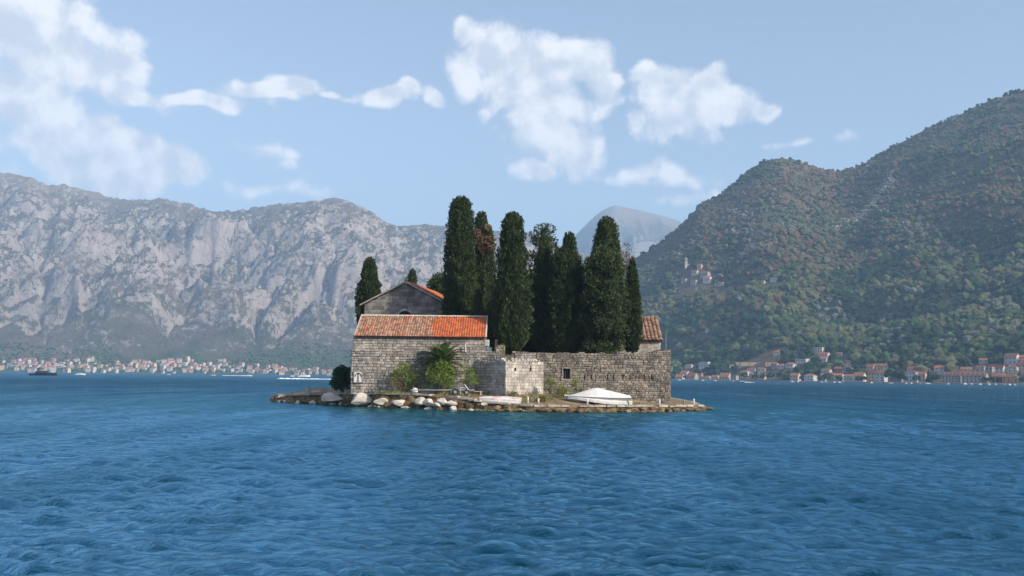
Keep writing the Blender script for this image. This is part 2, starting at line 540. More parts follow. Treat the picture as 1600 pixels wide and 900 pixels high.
L_U, L_E = prof([(-520, 250), (-380, 215), (-250, 240), (-120, 235), (-40, 262), (0, 270), (30, 273), (62, 285), (78, 291), (100, 288), (135, 298), (200, 318), (232, 316), (262, 313), (300, 322), (332, 331), (360, 333), (386, 333), (402, 327), (430, 318), (470, 315), (495, 313), (522, 308), (548, 314), (580, 329), (596, 341), (614, 353), (650, 351), (668, 350), (700, 353), (760, 358), (830, 366), (880, 385), (930, 400), (1000, 430), (1100, 470)])
F_U, F_E = prof([(780, 430), (840, 420), (880, 392), (900, 366), (918, 348), (932, 335), (945, 326), (960, 320), (975, 323), (1000, 328), (1040, 338), (1062, 345), (1120, 372), (1200, 400), (1300, 450)])
H_U, H_E = prof([(820, 560), (900, 500), (950, 440), (985, 410), (1000, 400), (1040, 372), (1072, 345), (1096, 316), (1120, 307), (1145, 287), (1165, 270), (1190, 252), (1220, 245), (1250, 251), (1280, 262), (1312, 267), (1342, 258), (1380, 236), (1420, 214), (1450, 198), (1500, 176), (1540, 158), (1560, 150), (1575, 146), (1600, 138), (1680, 95), (1780, 60), (1900, 70), (2050, 110), (2300, 200)])


def z_left(x, y):
    u = x / y
    ds = 2330 + 190 * np.clip(u + .5, 0, 1) + 60 * (fbm(u * 14, 0, 0, 3, 4) - .5)
    dr = 4250 + 250 * np.sin(u * 9)
    e = np.interp(u, L_U, L_E)
    zr = CAM_H + e * dr - 54
    t = (y - ds) / (dr - ds)
    tc = np.clip(t, 0, 1)
    env = np.clip((tc - .03) * 7.5, 0, 1) * np.clip((1 - tc) * 2.6, 0.13, 1)
    wx = x + 160 * (fbm(x / 420, y / 420, 0, 3, 21) - .5)
    wy = y + 160 * (fbm(x / 420, y / 420, 0, 3, 22) - .5)
    gul = ridged(wx / 520 + wy / 800, wy / 700 - wx / 1500, 3, 9, .5) - .45
    crag = ridged(wx / 170 + wy / 400, wy / 190, 5, 31, .58) - .45
    fine = fbm(wx / 26, wy / 26, 0, 4, 41, .62) - .5
    cut = np.abs(2 * fbm(wx / 260 + wy / 700, wy / 520 - wx / 1600, 0, 4, 47, .55) - 1) ** .6
    base = zr * (.80 * tc + .20 * tc * tc * (3 - 2 * tc))
    z = base + env * (150 * gul + 75 * crag + 150 * (cut - .35)) + np.clip(tc * 3, 0, 1) * 32 * fine
    z = np.where(t > 1, zr - (y - dr) * .35, z)
    sh = np.clip(t / .075, 0, 1)
    z = z * sh * sh * (3 - 2 * sh) + 1.4 + 52 * np.clip(t / .09, 0, 1)
    return np.where(t < 0, -6.0, z)


def z_far(x, y):
    u = x / y
    e = np.interp(u, F_U, F_E)
    dr = 7200.0
    zr = CAM_H + e * dr
    t = (y - 4700) / (dr - 4700)
    tc = np.clip(t, 0, 1)
    env = np.clip(tc * 3, 0, 1) * np.clip((1 - tc) * 3, .04, 1)
    z = zr * tc ** 1.15 + env * (420 * (ridged(x / 600, y / 900, 5, 51) - .45))
    return np.where(t > 1, zr - (y - dr) * .5, z)


HS_U = [ray(p, 596).x for p in (800, 1000, 1050, 1200, 1320, 1420, 1520, 1600, 1750, 2300)]
HS_D = [1500, 1340, 1280, 1150, 1060, 980, 920, 880, 800, 620]


def z_hill(x, y):
    u = x / y
    ds = np.interp(u, HS_U, HS_D)
    dr = ds + np.interp(u, [ray(p, 300).x for p in (850, 1000, 1220, 1310, 1600, 2000)], [500, 760, 900, 1000, 1080, 1150])
    e = np.interp(u, H_U, H_E)
    zr = np.maximum(CAM_H + e * dr - 5.0, 3)
    t = (y - ds) / (dr - ds)
    tc = np.clip(t, 0, 1)
    env = np.clip((tc - .05) * 4, 0, 1) * np.clip((1 - tc) * 2.5, .03, 1)
    a = (x * .8 + y * .6); bq = (-x * .6 + y * .8)
    sp = ridged(a / 330 + .3, bq / 560, 3, 61) - .4
    ti = np.clip((t - .03) / .97, 0, 1)
    z = zr * (.62 * ti + .38 * ti ** 2.0) + env * (95 * sp + 34 * (fbm(x / 90, y / 90, 0, 3, 71) - .5))
    z = z + 1.2 + 2 * np.clip((t - .03) * 20, 0, 1)
    z = np.where(t > 1, zr - (y - dr) * .35 + 4, z)
    return np.where(t < 0, -6.0, z)


def terrain(name, fn, u, ys, mat, label):
    """u: lateral grid, ys: (len(u), n) depths"""
    U = np.repeat(u[:, None], ys.shape[1], 1)
    X = U * ys
    Z = fn(X, ys)
    v = np.stack([X, ys, Z], -1).reshape(-1, 3)
    nr, nc = X.shape
    i = np.arange(nr - 1)[:, None] * nc + np.arange(nc - 1)[None]
    f = np.stack([i, i + nc, i + nc + 1, i + 1], -1).reshape(-1, 4)
    return struct(name, mesh_np(name, v, f, mat, smooth=True), label)


def rockmat(name, rock1, rock2, scrub, grassc, band, bare):
    m = bpy.data.materials.new(name); m.use_nodes = True
    t = NT(m.node_tree); b = m.node_tree.nodes['Principled BSDF']
    geo = t.n('ShaderNodeNewGeometry')
    pos = geo.outputs['Position']
    nzv = t.n('ShaderNodeSeparateXYZ', {0: geo.outputs['True Normal']}).outputs[2]
    zz = t.n('ShaderNodeSeparateXYZ', {0: pos}).outputs[2]
    rk = t.mix(t.smooth(t.noise(pos, .012, 8, .7).outputs['Fac'], .35, .65), rock1, rock2)
    sc = t.mix(t.smooth(t.noise(pos, .006, 5, .6).outputs['Fac'], .4, .62), scrub, grassc)
    mixf = t.math('ADD', t.math('MULTIPLY', t.math('SUBTRACT', t.noise(pos, .0045, 10, .72).outputs['Fac'], .5), 2.2), t.math('MULTIPLY', t.math('SUBTRACT', t.noise(t.vmath('MULTIPLY', pos, (1, .6, 1.6)), .03, 8, .75).outputs['Fac'], .5), 2.6))
    mixf = t.math('ADD', mixf, t.math('MULTIPLY', t.math('SUBTRACT', t.noise(pos, .11, 5, .7).outputs['Fac'], .5), 2.0))
    mixf = t.math('ADD', mixf, t.math('MULTIPLY', t.math('SUBTRACT', nzv, .70), 2.6))
    mixf = t.smooth(mixf, -.72, .0)
    c = t.mix(mixf, rk, sc)
    bf = t.math('ADD', zz, t.math('MULTIPLY', t.math('SUBTRACT', t.noise(pos, .006, 6, .65).outputs['Fac'], .5), 190))
    lowf = t.smooth(bf, band * .4, band * 1.1, 1, 0)
    forest = t.mix(t.smooth(t.noise(pos, .03, 5, .7).outputs['Fac'], .4, .6), (.045, .085, .030, 1), (.085, .12, .045, 1))
    c = t.mix(lowf, c, forest)
    hi = t.smooth(bf, bare, bare + 240)
    c = t.mix(t.math('MULTIPLY', hi, .55), c, (.35, .29, .23, 1))
    m.node_tree.links.new(c, b.inputs['Base Color'])
    b.inputs['Roughness'].default_value = .95
    b.inputs['Specular IOR Level'].default_value = .1
    bn = t.n('ShaderNodeBump', {'Height': t.noise(pos, .06, 9, .72).outputs['Fac'], 'Distance': 22.0, 'Strength': .9})
    m.node_tree.links.new(bn.outputs[0], b.inputs['Normal'])
    return m


M['karst'] = rockmat('karst_rock', (.45, .395, .36), (.33, .29, .265), (.095, .095, .060), (.155, .125, .088), 55, 560)
M['far_rock'] = rockmat('far_rock', (.34, .31, .28), (.27, .245, .22), (.11, .11, .075), (.15, .13, .09), 20, 900)
u = np.linspace(-.74, .19, 660)
tt = np.linspace(0, 1, 330) ** 1.05
ys = 2250 + (4700 - 2250) * tt[None] + 0 * u[:, None]
terrain('rocky_mountain', z_left, u, ys, M['karst'], 'tall grey limestone mountain range across the bay, hazy in the distance')
u = np.linspace(-.02, .33, 180)
ys = 4700 + (8200 - 4700) * np.linspace(0, 1, 110)[None] + 0 * u[:, None]
terrain('distant_peak', z_far, u, ys, M['far_rock'], 'pale blue distant peak fading in the haze between the ranges')

# forested hill
hm = bpy.data.materials.new('hill_ground'); hm.use_nodes = True
t = NT(hm.node_tree); b = hm.node_tree.nodes['Principled BSDF']
pos = t.n('ShaderNodeNewGeometry').outputs['Position']
c = t.mix(t.smooth(t.noise(pos, .02, 6, .65).outputs['Fac'], .38, .62), (.050, .060, .024, 1), (.125, .085, .048, 1))
c = t.mix(t.smooth(t.noise(t.vmath('MULTIPLY', pos, (1.0, .45, .6)), .013, 7, .7).outputs['Fac'], .62, .70), c, (.36, .32, .28, 1))
hm.node_tree.links.new(c, b.inputs['Base Color'])
b.inputs['Roughness'].default_value = .95
bn = t.n('ShaderNodeBump', {'Height': t.noise(pos, .12, 6, .7).outputs['Fac'], 'Distance': 5.0})
hm.node_tree.links.new(bn.outputs[0], b.inputs['Normal'])
u = np.linspace(0.0, .80, 330)
Hd = np.interp(u, HS_U, HS_D)
ys = Hd[:, None] - 4 + 1420 * (np.linspace(0, 1, 190) ** 1.15)[None]
terrain('forested_hill', z_hill, u, ys, hm, 'steep green forested hill rising above the shore village')


def hill_hit(px, py):
    """point where the line of sight of a pixel meets the forested hill"""
    d = ray(px, py)
    y = np.arange(600, 2600, 1.0)
    z = z_hill(d.x * y, y)
    k = np.nonzero(CAM_H + d.z * y < z)[0]
    Y = float(y[k[0]]) if len(k) else 1500.0
    return Vector((d.x * Y, Y, CAM_H + d.z * Y))


def left_hit(px, py):
    d = ray(px, py)
    y = np.arange(2200, 4700, 2.0)
    z = z_left(d.x * y, y)
    k = np.nonzero(CAM_H + d.z * y < z)[0]
    Y = float(y[k[0]]) if len(k) else 2450.0
    return Vector((d.x * Y, Y, CAM_H + d.z * Y))


bm = bmesh.new(); bmesh.ops.create_icosphere(bm, subdivisions=1, radius=1.0)
ICO_V = np.array([v.co for v in bm.verts]); ICO_F = np.array([[v.index for v in f.verts] for f in bm.faces]); bm.free()
bm = bmesh.new(); bmesh.ops.create_icosphere(bm, subdivisions=2, radius=1.0)
ICO2_V = np.array([v.co for v in bm.verts]); ICO2_F = np.array([[v.index for v in f.verts] for f in bm.faces]); bm.free()
cmat = bpy.data.materials.new('forest_foliage'); cmat.use_nodes = True
t = NT(cmat.node_tree); b = cmat.node_tree.nodes['Principled BSDF']
a = t.n('ShaderNodeAttribute', attribute_name='col').outputs['Color']
pos = t.n('ShaderNodeNewGeometry').outputs['Position']
nn = t.noise(pos, .55, 4, .7).outputs['Fac']
kk = t.smooth(nn, .25, .75, .5, 1.5)
c = t.mix(1.0, a, t.n('ShaderNodeCombineColor', {0: kk, 1: kk, 2: kk}).outputs[0], 'MULTIPLY')
cmat.node_tree.links.new(c, b.inputs['Base Color'])
b.inputs['Roughness'].default_value = .9
b.inputs['Specular IOR Level'].default_value = .1
bn = t.n('ShaderNodeBump', {'Height': t.noise(pos, .9, 4, .7).outputs['Fac'], 'Distance': 1.6})
cmat.node_tree.links.new(bn.outputs[0], b.inputs['Normal'])


def forest(name, xs, ys, zs, rad, squash, cols, label, seed, fine=False):
    rng = np.random.default_rng(seed)
    BV, BF = (ICO2_V, ICO2_F) if fine else (ICO_V, ICO_F)
    n, k = len(xs), len(BV)
    th = rng.uniform(0, 6.283, n)
    ca, sa = np.cos(th)[:, None], np.sin(th)[:, None]
    jit = rng.uniform(.68, 1.28, (n, k))
    bx, by, bz = BV[None, :, 0] * jit, BV[None, :, 1] * jit, BV[None, :, 2] * jit
    v = np.stack([xs[:, None] + (bx * ca - by * sa) * rad[:, None], ys[:, None] + (bx * sa + by * ca) * rad[:, None],
                  zs[:, None] + (bz + .45) * (rad * squash)[:, None]], -1).reshape(-1, 3)
    f = (BF[None] + (np.arange(n) * k)[:, None, None]).reshape(-1, 3)
    o = link(name, mesh_np(name, v, f, cmat, col=np.repeat(cols, k, 0), smooth=False))
    return tag(o, label, None, None, 'stuff')


PAL = np.array([(.028, .056, .018), (.046, .080, .026), (.070, .094, .036), (.105, .110, .050), (.125, .084, .046), (.130, .138, .100), (.020, .042, .017)])


def pal_pick(rng, x, y, z, zmax):
    n = len(x)
    br = fbm(x / 130, y / 160, z / 90, 4, 91)
    h = z / zmax
    brown = np.clip((br - .47) * 6, 0, 1) * np.clip((h - .12) * 3.5, 0, .85)
    r = rng.random(n)
    fld = fbm(x / 42, y / 60, z / 40, 3, 93) + rng.normal(0, .07, n)
    idx = np.digitize(fld, [.36, .43, .50, .58, .66])
    idx = np.array([6, 0, 1, 2, 3, 3])[idx]
    idx = np.where(r < brown, rng.choice([4, 4, 3], n), idx)
    sil = fbm(x / 100 + 7, y / 130, z / 80, 3, 92)
    idx = np.where((sil > .60) & (rng.random(n) < .4), 5, idx)
    return PAL[idx] * rng.uniform(.85, 1.18, (n, 1))


rng = np.random.default_rng(11)
N = 40000
uu = rng.uniform(.04, .74, N)
ds = np.interp(uu, HS_U, HS_D)
tq = rng.random(N) ** .9
yy = ds + 16 + 1150 * tq
xx = uu * yy
zz = z_hill(xx, yy)
bare = fbm(xx / 70, yy / 100, zz / 60, 4, 95)
keep = zz > 3
xx, yy, zz = xx[keep], yy[keep], zz[keep]
zmaxv = 520.0
rad = (2.1 + 4.6 * rng.random(len(xx)) ** 2.2) * np.clip(1.25 - zz / 800, .7, 1.25)
FOREST_PTS = (xx, yy, zz, rad)

# ================================================================== the island
SHORE = [(433, 113), (455, 109.5), (500, 105), (548, 100), (600, 96), (640, 94.8), (700, 92.8), (760, 91), (830, 89.6), (900, 90.4), (960, 91.4), (1010, 92.8), (1050, 94.6), (1086, 97.5), (1103, 100)]
SH_Z = {433: .55, 455: .85, 500: 1.05, 548: 1.25, 600: 1.35, 640: 1.35, 700: 1.25, 760: .8, 830: .55, 900: .55, 960: .55, 1010: .55, 1050: .52, 1086: .5, 1103: .42}
front = [(WX(p, Y), Y, SH_Z[p]) for p, Y in SHORE]
back = [(19.6, 108, .6), (19, 122, .8), (16, 140, .8), (6, 150, .8), (-10, 151, .8), (-22, 145, .8), (-27, 132, .8), (-27.5, 120, .7)]


def densify(pl, step, closed=True):
    o = []
    n = len(pl)
    for i in range(n if closed else n - 1):
        a, b_ = np.array(pl[i]), np.array(pl[(i + 1) % n])
        k = max(1, int(np.hypot(*(b_ - a)[:2]) / step))
        for j in range(k):
            o.append(a + (b_ - a) * j / k)
    if not closed:
        o.append(np.array(pl[-1]))
    return np.array(o)


ring = densify(front + back, .35)
ctr = np.array([-2.5, 118.0])
dirv = ring[:, :2] - ctr
dirv /= np.linalg.norm(dirv, axis=1)[:, None]
nrm = np.roll(ring[:, :2], -1, 0) - np.roll(ring[:, :2], 1, 0)
nrm = np.stack([nrm[:, 1], -nrm[:, 0]], 1); nrm /= np.linalg.norm(nrm, axis=1)[:, None]


def bank_z(x, y):
    """ground of the bank in front of the ramparts"""
    d = np.min(np.hypot(ring[:, 0] - x, ring[:, 1] - y)); j = np.argmin(np.hypot(ring[:, 0] - x, ring[:, 1] - y))
    zt = 1.38 if x < 1.5 else np.interp(x, [1.5, 5, 9], [1.38, 1.15, .62])
    return ring[j, 2] + (zt - ring[j, 2]) * min(1, max(0, (d - .9) / 4.0))


rows = []
jit = fbm(np.arange(len(ring)) * .45, 0, 0, 3, 8) - .5
for (off, zf, nzs) in ((.9, lambda z: -1.3 + 0 * z, .3), (.42, lambda z: -.12 + 0 * z, .9), (.30, lambda z: .16 + 0 * z, 1.0), (.16, lambda z: z * .62, .9), (.02, lambda z: z - .16, .7), (-.25, lambda z: z, .25)):
    j2 = fbm(np.arange(len(ring)) * .7, off * 7, 0, 3, 12) - .5
    p = ring[:, :2] + nrm * (off + (jit * .5 + j2 * .9) * nzs)[:, None]
    zz_ = zf(ring[:, 2]) + .22 * nzs * (fbm(np.arange(len(ring)) * .9, off * 5, 3, 3, 14) - .5)
    rows.append(np.column_stack([p, zz_]))
for k in (.9, 1.6, 2.6, 3.6, 5.0, 8.0):
    p = ring[:, :2] - nrm * k
    p = p if k < 6 else ring[:, :2] * .72 + ctr * .28
    z = np.array([bank_z(a, b_) for a, b_ in p]) if k < 6 else np.full(len(p), 1.45)
    z = z + .10 * (fbm(p[:, 0] * 1.1, p[:, 1] * 1.1, 0, 3, 15) - .5)
    rows.append(np.column_stack([p, z]))
rows.append(np.repeat([[ctr[0], ctr[1], 1.5]], len(ring), 0))
n = len(ring)
v = np.concatenate(rows)
f = []
for r_ in range(len(rows) - 1):
    a = np.arange(n); b_ = (a + 1) % n
    f.append(np.stack([r_ * n + a, r_ * n + b_, (r_ + 1) * n + b_, (r_ + 1) * n + a], 1))
f = np.concatenate(f)
mi = np.repeat(np.array([0] * 5 + [1] + [2] * (len(rows) - 7)), n)
M['shore_rock'] = pmat('tidal_rock', (.25, .165, .08), (.075, .055, .035), 1.9, .9, .09, 5, c3=(.36, .29, .20), s3=1.2, lo3=.60, hi3=.70)
struct('island', mesh_np('island', v, f, [M['shore_rock'], M['quay'], M['earth']], smooth=False, mi=mi), 'low rocky island bank with dry earth and a stone edge')
ISL = bpy.data.objects['island']

# flat edging slabs along the waterfront, one by one
rnd = random.Random(4)
fr = densify([(a, b_, c_) for a, b_, c_ in front], .05, False)
i = 3
while i < len(fr) - 24:
    L = rnd.randint(12, 24)
    a, b_ = fr[i], fr[min(i + L - 1, len(fr) - 1)]
    mid = (a + b_) / 2; d = b_ - a; ln = math.hypot(d[0], d[1]); rz = math.atan2(d[1], d[0])
    mb = MB(); wd = rnd.uniform(.6, .95); ht = rnd.uniform(.10, .20)
    q = lambda: rnd.uniform(-.05, .05)
    pts = [(-ln / 2 + q(), -wd / 2 + q(), 0), (ln / 2 + q(), -wd / 2 + q(), 0), (ln / 2 + q(), wd / 2 + q(), 0), (-ln / 2 + q(), wd / 2 + q(), 0)]
    top = [(x * .97, y * .94, ht + rnd.uniform(-.02, .02)) for x, y, _ in pts]
    mb.quadset(pts + top, [(4, 5, 6, 7), (0, 1, 5, 4), (1, 2, 6, 5), (2, 3, 7, 6), (3, 0, 4, 7)], rnd.random())
    nx, ny = d[1] / ln, -d[0] / ln
    if rnd.random() < .93:
        mb.build('edging_slab', M['quay'], ISL, False, (mid[0] - nx * .22, mid[1] - ny * .22, mid[2] - .12), rz)
    i += L


# ------------------------------------------------------------------ masonry
def masonry(parent, p0, p1, z0, z1, hr, lr, mat, core_mat, seed, holes=(), n_ind=300, depth=(.03, .08), gap=.022, thick=.5, name='stone', rough=.012, skin=0.0):
    """courses of single stones in front of a mortar core; p0 -> p1 runs to the right seen from outside; holes (s0, s1, za, zb)"""
    rd = random.Random(seed)
    p0, p1 = Vector((*p0, 0)), Vector((*p1, 0))
    L = (p1 - p0).length
    e = (p1 - p0) / L
    nn = Vector((e.y, -e.x, 0))
    fz0 = z0 if callable(z0) else (lambda s: z0)
    fz1 = z1 if callable(z1) else (lambda s: z1)
    zmax = max(fz1(L * k / 40) for k in range(41)); zmin = min(fz0(L * k / 40) for k in range(41))

    def W3(s, z, o):
        q = p0 + e * s + nn * o
        return (q.x, q.y, z)
    # core
    ss = sorted(set([round(L * k / 24, 4) for k in range(25)] + [h[0] for h in holes] + [h[1] for h in holes]))
    zs = sorted(set([zmin, zmax] + [h[2] for h in holes] + [h[3] for h in holes]))
    mb = MB()
    for i in range(len(ss) - 1):
        for j in range(len(zs) - 1):
            sm, zm = (ss[i] + ss[i + 1]) / 2, (zs[j] + zs[j + 1]) / 2
            if any(h[0] < sm < h[1] and h[2] < zm < h[3] for h in holes):
                continue
            cz = lambda s, z: max(min(z, fz1(s) - .03), fz0(s))
            a, b_ = ss[i], ss[i + 1]
            mb.quadset([W3(a, cz(a, zs[j]), 0), W3(b_, cz(b_, zs[j]), 0), W3(b_, cz(b_, zs[j + 1]), 0), W3(a, cz(a, zs[j + 1]), 0)], [(0, 1, 2, 3)])
    for i in range(len(ss) - 1):     # top and back
        a, b_ = ss[i], ss[i + 1]
        ta, tb = fz1(a) - .03, fz1(b_) - .03
        mb.quadset([W3(a, ta, 0), W3(b_, tb, 0), W3(b_, tb, -thick), W3(a, ta, -thick), W3(a, fz0(a), -thick), W3(b_, fz0(b_), -thick)], [(0, 1, 2, 3), (3, 2, 5, 4)])
    for s in (0, L):
        q = [W3(s, fz0(s), 0), W3(s, fz1(s) - .03, 0), W3(s, fz1(s) - .03, -thick), W3(s, fz0(s), -thick)]
        mb.quadset(q, [(0, 1, 2, 3) if s else (3, 2, 1, 0)])
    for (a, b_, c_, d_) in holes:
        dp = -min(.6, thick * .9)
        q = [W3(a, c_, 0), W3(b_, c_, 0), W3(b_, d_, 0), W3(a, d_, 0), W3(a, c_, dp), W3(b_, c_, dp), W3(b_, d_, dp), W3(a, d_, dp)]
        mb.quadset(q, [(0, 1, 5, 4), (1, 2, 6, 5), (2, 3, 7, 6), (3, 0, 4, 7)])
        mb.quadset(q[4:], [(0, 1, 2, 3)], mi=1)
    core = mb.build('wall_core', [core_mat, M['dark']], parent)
    # stones
    stones = []
    z = zmin
    while z < zmax - .06:
        h = rd.uniform(*hr)
        s = -rd.uniform(0, .2)
        while s < L:
            ln = rd.uniform(*lr) * (1.35 if rd.random() < .12 else 1)
            a, b_ = max(s, 0), min(s + ln, L)
            s += ln
            if b_ - a < .08:
                continue
            m_ = (a + b_) / 2
            lo, hi = max(z, fz0(m_)), min(z + h, fz1(m_))
            if hi < z + h:
                hi += rd.uniform(-.02, .06)
            if hi - lo < .07:
                continue
            segs = [(a, b_)]
            for (ha, hb, hc, hd) in holes:
                if hi > hc + .03 and lo < hd - .03:
                    ns = []
                    for (qa, qb) in segs:
                        if qb <= ha or qa >= hb:
                            ns.append((qa, qb))
                        else:
                            if ha - qa > .06: ns.append((qa, ha))
                            if qb - hb > .06: ns.append((hb, qb))
                    segs = ns
            for (qa, qb) in segs:
                stones.append((qa, qb, lo, hi, (qb - qa) * (hi - lo)))
        z += h
    stones.sort(key=lambda q: -q[4])
    rest = MB()
    for idx, (a, b_, lo, hi, ar) in enumerate(stones):
        g2 = gap / 2
        j = lambda: rd.uniform(-rough, rough)
        dp = rd.uniform(*depth)
        c = [(a + g2, lo + g2), (b_ - g2, lo + g2), (b_ - g2, hi - g2), (a + g2, hi - g2)]
        c = [(x + j(), y + j()) for x, y in c]
        mx, mz = (a + b_) / 2, (lo + hi) / 2
        kx, kz = max(.5, 1 - .05 / max(b_ - a, .1)), max(.5, 1 - .045 / max(hi - lo, .1))
        fr_ = [(mx + (x - mx) * kx + j() * .6, mz + (y - mz) * kz + j() * .6) for x, y in c]
        tn = rd.random()
        pts = [W3(x, y, -.02) for x, y in c] + [W3(x, y, dp * .55) for x, y in c] + [W3(x, y, dp + j()) for x, y in fr_]
        fs = [(8, 9, 10, 11)] + [(k, (k + 1) % 4, (k + 1) % 4 + 4, k + 4) for k in range(4)] + [(k + 4, (k + 1) % 4 + 4, (k + 1) % 4 + 8, k + 8) for k in range(4)]
        if idx < n_ind:
            o = Vector(W3(mx, mz, 0))
            MB().quadset([tuple(Vector(p) - o) for p in pts], fs, tn).build(name, mat, parent, False, tuple(o))
        else:
            rest.quadset(pts, fs, tn)
    if rest.f:
        so = rest.build('stonework', mat, parent)
        so['kind'] = 'stuff'
    return L, W3


def hole_at(p0, p1, x0, x1, y0, y1):
    """photo rectangle -> (s0, s1, za, zb) on the wall line p0-p1"""
    p0v, p1v = Vector(p0), Vector(p1)
    d = p1v - p0v

    def hit(px, py):
        r_ = ray(px, py)
        # (r.x*Y, Y) on line
        den = r_.x * d.y - d.x
        Y = (p0v.x * d.y - p0v.y * d.x) / (r_.x * d.y - d.x) if abs(den) > 1e-9 else p0v.y
        q = Vector((r_.x * Y, Y))
        return (q - p0v).length, CAM_H + r_.z * Y
    a = hit(x0, y1); b_ = hit(x1, y0)
    return (a[0], b_[0], a[1], b_[1])


YA = 98.0
A0 = (WX(548, YA, 600), YA); A1 = (WX(838, 97.6, 580), 97.6)
C0 = (WX(838, 97.6, 580), 97.6); C1 = (WX(1047, 101.8, 590), 101.8)
TOPZ = P(640, 548, YA).z
NOTCH = (WX(784, 97.8) - A0[0], WX(803, 97.8) - A0[0])

ramp = thing('rampart_wall', 'pale rubble stone rampart carrying the carved anchor plaque, below the tiled house', 'wall', (*A0, 1.2))
def sub(parent):
    """children are built in world space"""
    parent.matrix_world = Matrix.Translation(parent.location)
    return parent
def local(parent):
    e_ = parent
    for ch in list(e_.children):
        ch.location = Vector(ch.location) - e_.location
masonry(ramp, A0, A1, 1.15, lambda s: TOPZ + .06 * math.sin(s * 2.1) - (.85 if NOTCH[0] < s < NOTCH[1] else 0), (.20, .31), (.24, .50), M['stone'], M['mortar_pale'], 1, n_ind=300, depth=(.035, .09), gap=.04, thick=.9, rough=.018)
local(ramp)
capz = lambda s: TOPZ - .06 + np.interp(s, [0, 2, 9.5, 11.2, 12.6, 13.2], [0, .02, .08, .12, .40, .46]) + .05 * math.sin(s * 3.1)
rampc = thing('rampart_wall', 'dark weathered stone rampart with window opening and narrow slits behind the covered boat', 'wall', (*C0, .4))
hc = [hole_at(C0, C1, 879, 890, 576, 592)]
for sx_ in (913, 924, 949, 958, 973, 984, 1006, 1018):
    hc.append(hole_at(C0, C1, sx_ - .75, sx_ + .75, 585.5, 593))
masonry(rampc, C0, C1, .35, capz, (.16, .26), (.22, .50), M['stone_dark'], M['mortar'], 2, holes=hc, n_ind=300, depth=(.03, .11), gap=.036, thick=.9, rough=.024)
# window surround of dressed stone
s0, s1, za, zb = hc[0]
eC = (Vector(C1) - Vector(C0)).normalized(); nC = Vector((eC.y, -eC.x)); angC = math.atan2(eC.y, eC.x)
def onC(s, z, o=0.0):
    q = Vector(C0) + eC * s + nC * o
    return (q.x, q.y, z)
wf = MB(); hgt = zb - za
for (ss_, zz_, dx, dz) in ((s0 - .05, (za + zb) / 2, .10, hgt + .02), (s1 + .05, (za + zb) / 2, .10, hgt + .02), ((s0 + s1) / 2, zb + .09, s1 - s0 + .42, .17), ((s0 + s1) / 2, za - .07, s1 - s0 + .36, .13)):
    wf.box(onC(ss_, zz_, .03), (dx, .22, dz), angC, rnd.random())
wf.build('window_surround', M['stone_dark'], rampc)
gb = MB()
for k in range(1, 4):
    gb.tube([onC(s0 + (s1 - s0) * k / 4, za, -.22), onC(s0 + (s1 - s0) * k / 4, zb, -.22)], .012, 5)
gb.build('window_bars', M['metal'], rampc)
local(rampc)
# returns of the rampart running back from both corners
rl = thing('rampart_wall', 'side wall of the rampart running back from the anchor plaque corner', 'wall', (A0[0], A0[1] + 30, 1.2))
masonry(rl, (A0[0] - .02, A0[1] + 30), (A0[0] - .02, A0[1] + .05), 1.1, TOPZ, (.22, .32), (.35, .7), M['stone'], M['mortar'], 3, n_ind=0, thick=.8)
local(rl)
rr = thing('rampart_wall', 'side wall of the rampart running back beside the thin metal post', 'wall', (*C1, .4))
masonry(rr, (C1[0] + .02, C1[1] + .05), (C1[0] - 1.0, C1[1] + 32), .4, 5.9, (.18, .28), (.3, .6), M['stone_dark'], M['mortar'], 4, n_ind=0, thick=.8)
local(rr)

# terrace of earth behind the ramparts
tz = TOPZ - .35
tp = [(A0[0] + .6, A0[1] + .6), (A1[0], A1[1] + .6), (C1[0] - .7, C1[1] + .6), (C1[0] - 1.6, 132), (0, 140), (A0[0] + .7, 127)]
mb = MB(); mb.quadset([(x, y, tz) for x, y in tp] + [(x, y, 1.2) for x, y in tp], [tuple(range(6))] + [(k, k + 6, (k + 1) % 6 + 6, (k + 1) % 6) for k in range(6)])
struct('terrace_ground', mb.mesh('terrace_ground', M['earth']), 'raised earth terrace behind the ramparts')

# bastion
B0 = (WX(742, 97.6, 590), 97.6); B1 = (WX(790, 94.0, 590), 94.0); B2 = (WX(849, 97.4, 590), 97.4)
bz = P(790, 567, 94.0).z
bast = thing('bastion', 'pointed bastion of smooth pale blocks with a rough rubble cap', 'bastion', (*B1, 1.2))
masonry(bast, B0, B1, 1.15, bz, (.24, .30), (.32, .55), M['stone_smooth'], M['mortar_pale'], 5, n_ind=140, depth=(.02, .035), gap=.022, rough=.006, thick=.3, name='block')
masonry(bast, B1, B2, 1.0, bz, (.24, .30), (.32, .55), M['stone_smooth'], M['mortar_pale'], 6, n_ind=160, depth=(.02, .035), gap=.022, rough=.006, thick=.3, name='block', holes=[hole_at(B1, B2, 804, 806.5, 575, 578.5), hole_at(B1, B2, 827.5, 830, 575, 578.5)])
cap = MB(); rr_ = random.Random(9)
for (pa, pb) in ((B0, B1), (B1, B2)):       # sloping rubble cap
    pa, pb = Vector(pa), Vector(pb)
    L_ = (pb - pa).length; e_ = (pb - pa) / L_; n_ = Vector((e_.y, -e_.x))
    for row in range(3):
        s = 0.0
        while s < L_ - .1:
            ln = rr_.uniform(.25, .5)
            c = pa + e_ * min(s + ln / 2, L_ - .15) - n_ * (.16 + row * .30)
            cap.box((c.x, c.y, bz + .02 + row * .17 + rr_.uniform(-.03, .03)), (ln * .96, .40, .26), math.atan2(e_.y, e_.x) + rr_.uniform(-.12, .12), rr_.random(), 0, rr_.uniform(.65, .85))
            s += ln
co = cap.build('rubble_cap', M['stone'], bast); co['kind'] = 'stuff'
